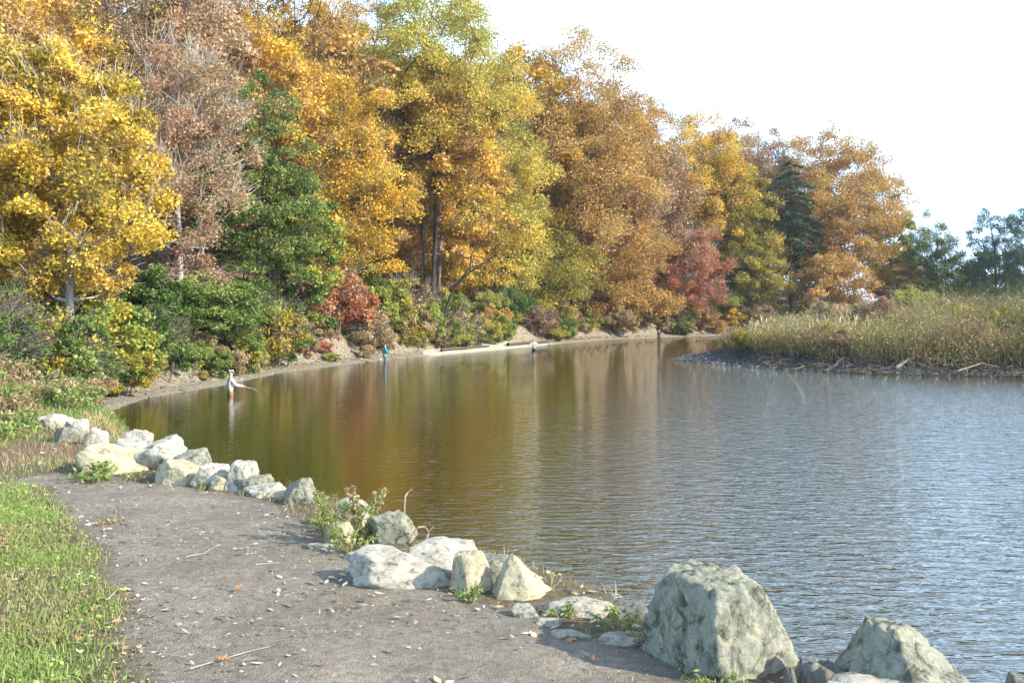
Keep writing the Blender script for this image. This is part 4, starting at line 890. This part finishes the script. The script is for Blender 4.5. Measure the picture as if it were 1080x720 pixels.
tag(mobj('sand_bar', np_mesh('sand_bar', np.array(V_), Qs, SAND, smooth=True)), kind='structure')
def log_along(p0, p1, label, r=.11, mat=WOODD, off=.15, z=.18):
    ps = []
    for px in np.linspace(p0, p1, 7): Y = shore_at(px); i = min(len(pts) - 1, max(0, int((px - 447) / 12))); ps.append(np.array([X_(px, Y) + Nn[i][0] * off, Y + Nn[i][1] * off, z + .03 * math.sin(px)]))
    stick('fallen_log', ps, r, r * .7, mat, label, 'log')
log_along(470, 520, 'long dark fallen log lying on the pale sand bar', .10, off=.35, z=.3)
log_along(538, 586, 'dark fallen log beside the angler in the white shirt', .14, off=.2, z=.32)

# ------------------------------------------------------------------ weeds between the rocks
def weed(x, y, n, H, spread, mat, label, seed, group=None, leaf=.013, lpm=60, z=None):
    rg = np.random.RandomState(seed); TV = []; TQ = []; o = 0; LP = []; 
    for i in range(n):
        a = rg.rand() * 6.28; h = H * (.5 + .5 * rg.rand()); b = np.array([math.cos(a), math.sin(a), 0]) * rg.rand() * spread * .45; t = np.array([math.cos(a), math.sin(a), 0]) * spread * (.3 + .7 * rg.rand()) + np.array([0, 0, h])
        ps = [b + (t - b) * f + np.array([0, 0, h * .25 * math.sin(f * 3.1)]) for f in (0, .3, .6, .85, 1)]
        v, q = stick_mesh(ps, .004, .0015, 4); TV.append(v); TQ.append(q + o); o += len(v)
        for k in range(int(lpm * h)): f = rg.rand() ** .7; j = min(3, int(f * 4)); c = ps[j] + (ps[j + 1] - ps[j]) * (f * 4 - j); LP.append(c + rg.randn(3) * leaf * .8)
    LP = np.array(LP); u, wv = rand_axes(len(LP), rg, .8); s_ = leaf * (.6 + .8 * rg.rand(len(LP))); lv, lq = leaf_quads(LP, u, wv, s_, s_ * .4)
    root = empty('weed_plant', (x, y, (hz(x, y) if z is None else z) - .02)); tag(root, label, 'weed', group)
    mobj('stems', np_mesh('stems', np.concatenate(TV), np.concatenate(TQ), STEM), root); mobj('leaves', np_mesh('leaves', lv, lq, mat, np.clip(rg.rand(len(LP)), 0, 1)), root)
    return root
WG = leaf_mat('weed_leaf_green', [(.24, .16, .08), (.14, .20, .05), (.20, .30, .07), (.34, .40, .14)], .3)
WD = leaf_mat('weed_leaf_dry', [(.22, .12, .08), (.34, .22, .14), (.30, .30, .10), (.46, .38, .24)], .3)
weed(X_(358, 6.9), 6.9, 18, .36, .34, WG, 'tallest green weed clump between the rounded boulders', 1, lpm=300, leaf=.011)
weed(X_(372, 6.9), 6.75, 18, .24, .36, WG, 'bushy green weed clump right of the tallest one', 2, lpm=380, leaf=.011)
weed(X_(385, 7.1), 7.1, 14, .34, .2, WD, 'reddish dry weed clump against the rounded grey white boulder', 3, lpm=260)
weed(X_(345, 6.7), 6.75, 12, .26, .18, WD, 'low dry weed clump beside the lone grey boulder', 4, lpm=120)
weed(X_(368, 6.5), 6.5, 12, .14, .2, WG, 'low green weeds at the path edge above the flat white stone', 5, lpm=250)
weed(X_(97, 9.1), 9.15, 12, .16, .2, WG, 'bright green leafy weed in front of the long cream rock', 6, leaf=.035, lpm=160)
weed(X_(140, 9.2), 9.2, 10, .1, .14, WG, 'small green tuft at the right foot of the long cream rock', 7, lpm=200)
weed(X_(495, 5.5), 5.42, 10, .09, .1, WG, 'small green tuft under the upright yellowish rock', 8, lpm=300)
weed(X_(588, 5.1), 5.12, 12, .09, .14, WG, 'green tuft between the pointed warm white rock and layered rock', 9, lpm=300)
weed(X_(655, 4.95), 4.95, 12, .1, .18, WG, 'green and dry weeds in front of the low shaded slab', 10, lpm=300)
weed(X_(680, 4.75), 4.72, 12, .12, .14, WD, 'dry weeds at the left foot of the largest boulder', 11, lpm=250)
weed(X_(745, 4.3), 4.2, 12, .07, .16, WG, 'green weeds at the bottom edge below the largest boulder', 12, lpm=300)
weed(X_(214, 8.7), 8.7, 8, .09, .1, WG, 'tiny green tuft under the squat white rock', 13, lpm=300)
weed(X_(12, 6.5), 6.4, 12, .2, .25, WD, 'orange brown weed patch in the green verge at the left edge', 14, lpm=300)
weed(X_(120, 7.4), 7.35, 14, .06, .14, WD, 'small yellow brown tuft growing on the path', 15, lpm=500, leaf=.012)
rg = random.Random(2)
for i in range(90):
    px = rg.uniform(-20, 115); Y = rg.uniform(11.2, 26); x = X_(px, Y)
    if -poly_sd(np.array([[x, Y]]), WATER_POLY)[0] < 1.2 or poly_sd(np.array([[x, Y]]), PATH_POLY)[0] > -.1: continue
    g = rg.random() < .45
    if Y < 14.8 and px > 30: continue
    weed(x, Y, 20, rg.uniform(.25, .55) * (.6 if Y < 14 else 1), .4, WG if g else WD, ('leafy green' if g else 'dry reddish tan') + ' weed clump on the slope ' + ('beside the row of rocks' if Y < 14 else ('above the row of rocks' if Y < 19 else 'below the shrubs')), 50 + i, ('green' if g else 'dry') + ' weed clumps on the slope ' + ('beside the rocks' if Y < 14 else ('above the rocks' if Y < 19 else 'below the shrubs')), leaf=.035, lpm=80)

# ------------------------------------------------------------------ anglers
SKIN = plain('skin', (.55, .36, .27), .6, .1); HAIR = plain('dark_hair', (.03, .022, .018), .6, .2)
def skin_obj(name, verts, edges, radii, mat, parent, sub=2, root=0):
    me = bpy.data.meshes.new(name); me.from_pydata(verts, edges, []); me.update(); o = mobj(name, me, parent); me.materials.append(mat)
    md = o.modifiers.new('skin', 'SKIN'); md.use_smooth_shade = True
    for i, r in enumerate(radii): me.skin_vertices[0].data[i].radius = (r, r) if not hasattr(r, '__len__') else r; me.skin_vertices[0].data[i].use_root = (i == root)
    s = o.modifiers.new('sub', 'SUBSURF'); s.levels = sub; s.render_levels = sub; return o
def person(x, y, face, zfoot, label, top_mat, leg_mat, hat_mat, armR, armL, crouch=0.0):
    """zfoot: height of the soles (below the water when wading); arms: (elbow, hand) points in body space, +y is forward"""
    root = empty('person', (x, y, zfoot), face); tag(root, label, 'person')
    V = [(0, 0, .95), (0, 0, 1.15), (0, .01, 1.38), (0, .01, 1.50), (0, .03, 1.60), (0, .03, 1.72)]; E = [(0, 1), (1, 2), (2, 3), (3, 4), (4, 5)]; Rr = [(.15, .11), (.14, .10), (.15, .10), .055, .085, .07]
    def add(p, par, r): V.append(p); Rr.append(r); E.append((par, len(V) - 1)); return len(V) - 1
    hands = []
    for sx, (el, hd) in ((1, armR), (-1, armL)):
        a = add((sx * .17, .01, 1.42), 2, .06); b = add(el, a, .045); c = add(hd, b, .032)
        d = unit(np.array(hd) - np.array(el)); pl = add(tuple(np.array(hd) + d * .06), c, .036)
        sd_ = unit(np.cross(d, [0, 0, 1.])); palm = np.array(hd) + d * .06
        for f, L in zip((-1.5, -.5, .5, 1.5), (.065, .078, .074, .055)):
            k1 = add(tuple(palm + d * .045 + sd_ * .021 * f), pl, .010); add(tuple(palm + d * (.045 + L * .6) + sd_ * .021 * f + np.array([0, 0, -.03])), k1, .009)
        add(tuple(np.array(hd) + d * .05 + sd_ * -.05 + np.array([0, 0, .01])), c, .011)
    for sx in (1, -1):
        a = add((sx * .09, 0, .88), 0, .085); b = add((sx * .12, .02 + crouch * .1, .48), a, .06); c = add((sx * .13, -.02, .10), b, .042); add((sx * .14, .13, .04), c, .04)
    skin_obj('body', V, E, Rr, SKIN, root)
    root.scale = (.9, .9, .9)
    # face : nose and eyes
    bm = bmesh.new(); bmesh.ops.create_cone(bm, segments=8, radius1=.02, radius2=.004, depth=.045, matrix=Matrix.Translation((0, .125, 1.64)) @ Matrix.Rotation(R_(-90), 4, 'X')); me = bpy.data.meshes.new('nose'); bm.to_mesh(me); bm.free(); me.materials.append(SKIN); mobj('nose', me, root)
    for sx in (1, -1):
        bm = bmesh.new(); bmesh.ops.create_uvsphere(bm, u_segments=8, v_segments=6, radius=.013, matrix=Matrix.Translation((sx * .035, .108, 1.665))); me = bpy.data.meshes.new('eye'); bm.to_mesh(me); bm.free(); me.materials.append(HAIR); mobj('eye', me, root)
    # jacket
    V = [(0, 0, .90), (0, 0, 1.15), (0, .01, 1.36), (0, .01, 1.47)]; E = [(0, 1), (1, 2), (2, 3)]; Rr = [(.19, .15), (.18, .14), (.19, .14), .09]
    for sx, (el, hd) in ((1, armR), (-1, armL)):
        a = add((sx * .18, .01, 1.42), 2, .085); b = add(el, a, .068); add(tuple(np.array(el) * .12 + np.array(hd) * .88), b, .055)
    skin_obj('jacket', V, E, Rr, top_mat, root)
    V = [(0, 0, 1.0), (0, 0, .90)]; E = [(0, 1)]; Rr = [(.17, .13), (.175, .135)]
    for sx in (1, -1):
        a = add((sx * .10, 0, .80), 1, .105); b = add((sx * .12, .02 + crouch * .1, .48), a, .082); c = add((sx * .13, -.02, .10), b, .065); add((sx * .14, .15, .05), c, .055)
    skin_obj('waders', V, E, Rr, leg_mat, root)
    V = [(0, .02, 1.69), (0, .02, 1.76)]; E = [(0, 1)]; Rr = [.105, .085]
    if hat_mat is HAIR: V = [(0, -.01, 1.62), (0, .01, 1.74)]; Rr = [.098, .10]
    else: add((0, .15, 1.715), 0, (.03, .07))
    skin_obj('hair' if hat_mat is HAIR else 'cap', V, E, Rr, hat_mat, root)
    return root
def rod(p, q, label):
    p = np.array(p); q = np.array(q); root = empty('fishing_rod', tuple(p)); tag(root, label, 'fishing rod'); d = q - p
    v, qq = stick_mesh([-d * .08, d * .05], .018, .016); mobj('handle', np_mesh('handle', v, qq, plain('cork', (.35, .22, .12))), root)
    v, qq = stick_mesh([d * .05, d * .35, d * .7 + np.array([0, 0, .04]), d], .011, .004, 5); mobj('blank', np_mesh('blank', v, qq, plain('rod_blank', (.5, .47, .42), .4)), root)
    v, qq = tubes(np.array([d * .03 + [0, -.03, -.05]]), np.array([d * .03 + [0, .03, -.05]]), np.array([.035]), np.array([.035]), 10); mobj('reel', np_mesh('reel', v, qq, plain('reel_metal', (.2, .2, .2), .3)), root)
WHITE = plain('shirt_off_white', (.58, .56, .51), .85, .1); TEAL = plain('jacket_teal', (.02, .33, .33), .8, .3); KHAKI = plain('waders_brown', (.24, .15, .09), .8, .3); DARK = plain('waders_dark', (.03, .03, .035), .7, .3); BLUEG = plain('waders_blue_grey', (.08, .13, .17), .75, .3); BLK = plain('cap_black', (.02, .02, .025), .7)
WCAP = plain('cap_white', (.8, .78, .74), .8, .05); NAVY = plain('clothes_navy', (.035, .04, .055), .8)
y1 = 1050 * CAMZ / (417 - HOR); x1 = X_(243, y1)
person(x1, y1, R_(-62), -.66, 'person in off white jacket and brown waders standing thigh deep near left bank', WHITE, KHAKI, WCAP, ((.26, .14, 1.2), (.16, .42, 1.12)), ((-.25, .16, 1.18), (-.02, .42, 1.16)))
rod((x1 + .36, y1 + .2, .38), (x1 + 1.0, y1 + .3, .12), 'fishing rod held low by the person in the off white jacket')
y2 = 1050 * CAMZ / (382 - HOR) - .2; x2 = X_(406, y2)
person(x2, y2, R_(-80), -.42, 'person in bright teal jacket and dark cap at the edge of the bank', TEAL, BLUEG, BLK, ((.26, .12, 1.2), (.16, .4, 1.15)), ((-.25, .16, 1.18), (-.02, .42, 1.2)))
y3 = 1050 * CAMZ / (370 - HOR) ; x3 = X_(563, y3)
person(x3, y3, R_(170), -.65, 'person in a white shirt and dark waders standing in front of the fallen log', WHITE, DARK, HAIR, ((.34, .1, 1.22), (.28, .36, 1.25)), ((-.34, .1, 1.22), (-.28, .36, 1.25)))
y4 = 1050 * CAMZ / (358.5 - HOR); x4 = X_(695, y4)
person(x4, y4, R_(200), -.45, 'distant person in dark clothes at the far bank below the wine red tree', NAVY, DARK, HAIR, ((.26, .12, 1.2), (.16, .4, 1.15)), ((-.25, .16, 1.18), (-.02, .42, 1.2)))

# ------------------------------------------------------------------ copies the photograph shows nothing of are left out; look-alikes are told apart by place
HIDDEN = 'shrub.013 shrub.014 shrub.017 shrub.019 shrub.021 shrub.026 shrub.027 shrub.028 shrub.029 shrub.031 shrub.032 shrub.033 shrub.035 shrub.036 shrub.037 shrub.042 shrub.043 shrub.044 shrub.046 shrub.048 shrub.049 shrub.053 shrub.054 shrub.060 shrub.062 shrub.063 shrub.064 shrub.065 shrub.067 shrub.070 shrub.074 shrub.075 shrub.085 shrub.087 shrub.093 shrub.095 shrub.118 shrub.120 shrub.124 shrub.126 shrub.132 shrub.138 shrub.144 shrub.145 shrub.146 shrub.152 shrub.159 shrub.163 shrub.166 shrub.170 shrub.173 shrub.175 shrub.177 shrub.180 shrub.181 shrub.182 shrub.183 shrub.184 shrub.186 shrub.187 shrub.188 shrub.190 shrub.191 shrub.192 shrub.193 shrub.195 shrub.199 shrub.201 shrub.202 shrub.203 shrub.204 shrub.205 shrub.208 shrub.210 shrub.211 shrub.212 shrub.213 shrub.216 shrub.220 shrub.221 shrub.223 shrub.224 shrub.225 shrub.226 shrub.228 shrub.229 shrub.230 shrub.231 shrub.233 shrub.236 shrub.237 shrub.238 shrub.239 shrub.240 shrub.242 shrub.243 shrub.244 shrub.245 shrub.246 shrub.247 shrub.248 shrub.249 shrub.252 shrub.253 shrub.254 shrub.255 shrub.257 shrub.258 shrub.259 fallen_leaf.008 fallen_leaf.010 fallen_leaf.011 fallen_leaf.018 fallen_leaf.020 fallen_leaf.024 fallen_leaf.025 fallen_leaf.029 fallen_leaf.030 fallen_leaf.032 fallen_leaf.033 fallen_leaf.035 fallen_leaf.038 fallen_leaf.052 fallen_leaf.060 fallen_leaf.063 fallen_leaf.064 fallen_leaf.068 fallen_leaf.070 fallen_leaf.072 fallen_leaf.074 fallen_leaf.076 fallen_leaf.077 fallen_leaf.083 fallen_leaf.086 fallen_leaf.087 fallen_leaf.092 fallen_leaf.093 fallen_leaf.096 fallen_leaf.097 fallen_leaf.101 fallen_leaf.104 fallen_leaf.105 fallen_leaf.108 fallen_leaf.115 fallen_leaf.117 fallen_leaf.121 fallen_leaf.123 fallen_leaf.126 fallen_leaf.129 fallen_leaf.132 fallen_leaf.133 weed_plant.017 weed_plant.018 weed_plant.020 weed_plant.022 weed_plant.024 weed_plant.025 weed_plant.027 weed_plant.028 weed_plant.029 weed_plant.031 weed_plant.032 weed_plant.035 weed_plant.036 weed_plant.041 weed_plant.042 weed_plant.044 weed_plant.050 weed_plant.052 weed_plant.053 weed_plant.054 weed_plant.056 weed_plant.058 weed_plant.059 weed_plant.065 weed_plant.066 weed_plant.068 weed_plant.069 weed_plant.070'.split()
for k_ in HIDDEN:
    o_ = bpy.data.objects.get(k_)
    if o_ and 'group' in o_:
        for c_ in list(o_.children): bpy.data.objects.remove(c_)
        bpy.data.objects.remove(o_)
PLACE = {
", the left one of two": "forest_tree.008 shrub.015 shrub.020 shrub.071 shrub.091 shrub.111 shrub.112 shrub.113 shrub.116 shrub.139 shrub.140 shrub.155 shrub.156 shrub.157 shrub.158 fallen_leaf.019 weed_plant.057",
", the right one of two": "forest_tree.009 shrub.012 shrub.025 shrub.073 shrub.086 shrub.110 shrub.119 shrub.115 shrub.114 shrub.148 shrub.142 shrub.160 shrub.162 shrub.161 shrub.164 fallen_leaf.013 weed_plant.055",
", leftmost of four": "shrub.016 shrub.080 shrub.089 shrub.127 shrub.165 shrub.168 weed_plant.047",
", second from left of four": "shrub.022 shrub.082 shrub.090 shrub.130 shrub.174 shrub.169",
", third from left of four": "shrub.030 shrub.084 shrub.107 shrub.128 shrub.185 shrub.172",
", rightmost of four": "shrub.018 shrub.083 shrub.099 shrub.134 shrub.189 shrub.176 weed_plant.040",
", leftmost of three": "shrub.040 shrub.052 shrub.088 shrub.141 shrub.235",
", rightmost of three": "shrub.039 shrub.057 shrub.098 shrub.150 shrub.227",
", second from left of three": "shrub.105 shrub.154",
", leftmost of seven": "shrub.100",
", second from left of seven": "shrub.094",
", third from left of seven": "shrub.092",
", fourth from left of seven": "shrub.097",
", fifth from left of seven": "shrub.106",
", sixth from left of seven": "shrub.101",
", rightmost of seven": "shrub.102",
", leftmost of five": "shrub.131 fallen_leaf.006",
", second from left of five": "shrub.133 fallen_leaf.022",
", third from left of five": "shrub.135 fallen_leaf.005",
", fourth from left of five": "shrub.137 fallen_leaf.007",
", rightmost of five": "shrub.136 fallen_leaf.026",
", leftmost of eight": "fallen_leaf.009 weed_plant.019",
", second from left of eight": "fallen_leaf.017",
", third from left of eight": "fallen_leaf.012",
", fourth from left of eight": "fallen_leaf.014",
", fifth from left of eight": "fallen_leaf.021",
", sixth from left of eight": "fallen_leaf.016",
", seventh from left of eight": "fallen_leaf.015",
", rightmost of eight": "fallen_leaf.023 weed_plant.062",
", leftmost of six": "fallen_leaf.066",
", second from left of six": "fallen_leaf.080",
", third from left of six": "fallen_leaf.041",
", fourth from left of six": "fallen_leaf.039",
", fifth from left of six": "fallen_leaf.098",
", rightmost of six": "fallen_leaf.120"
}
for suf_, ks_ in PLACE.items():
    for k_ in ks_.split():
        o_ = bpy.data.objects.get(k_)
        if o_: o_['label'] = o_['label'] + suf_
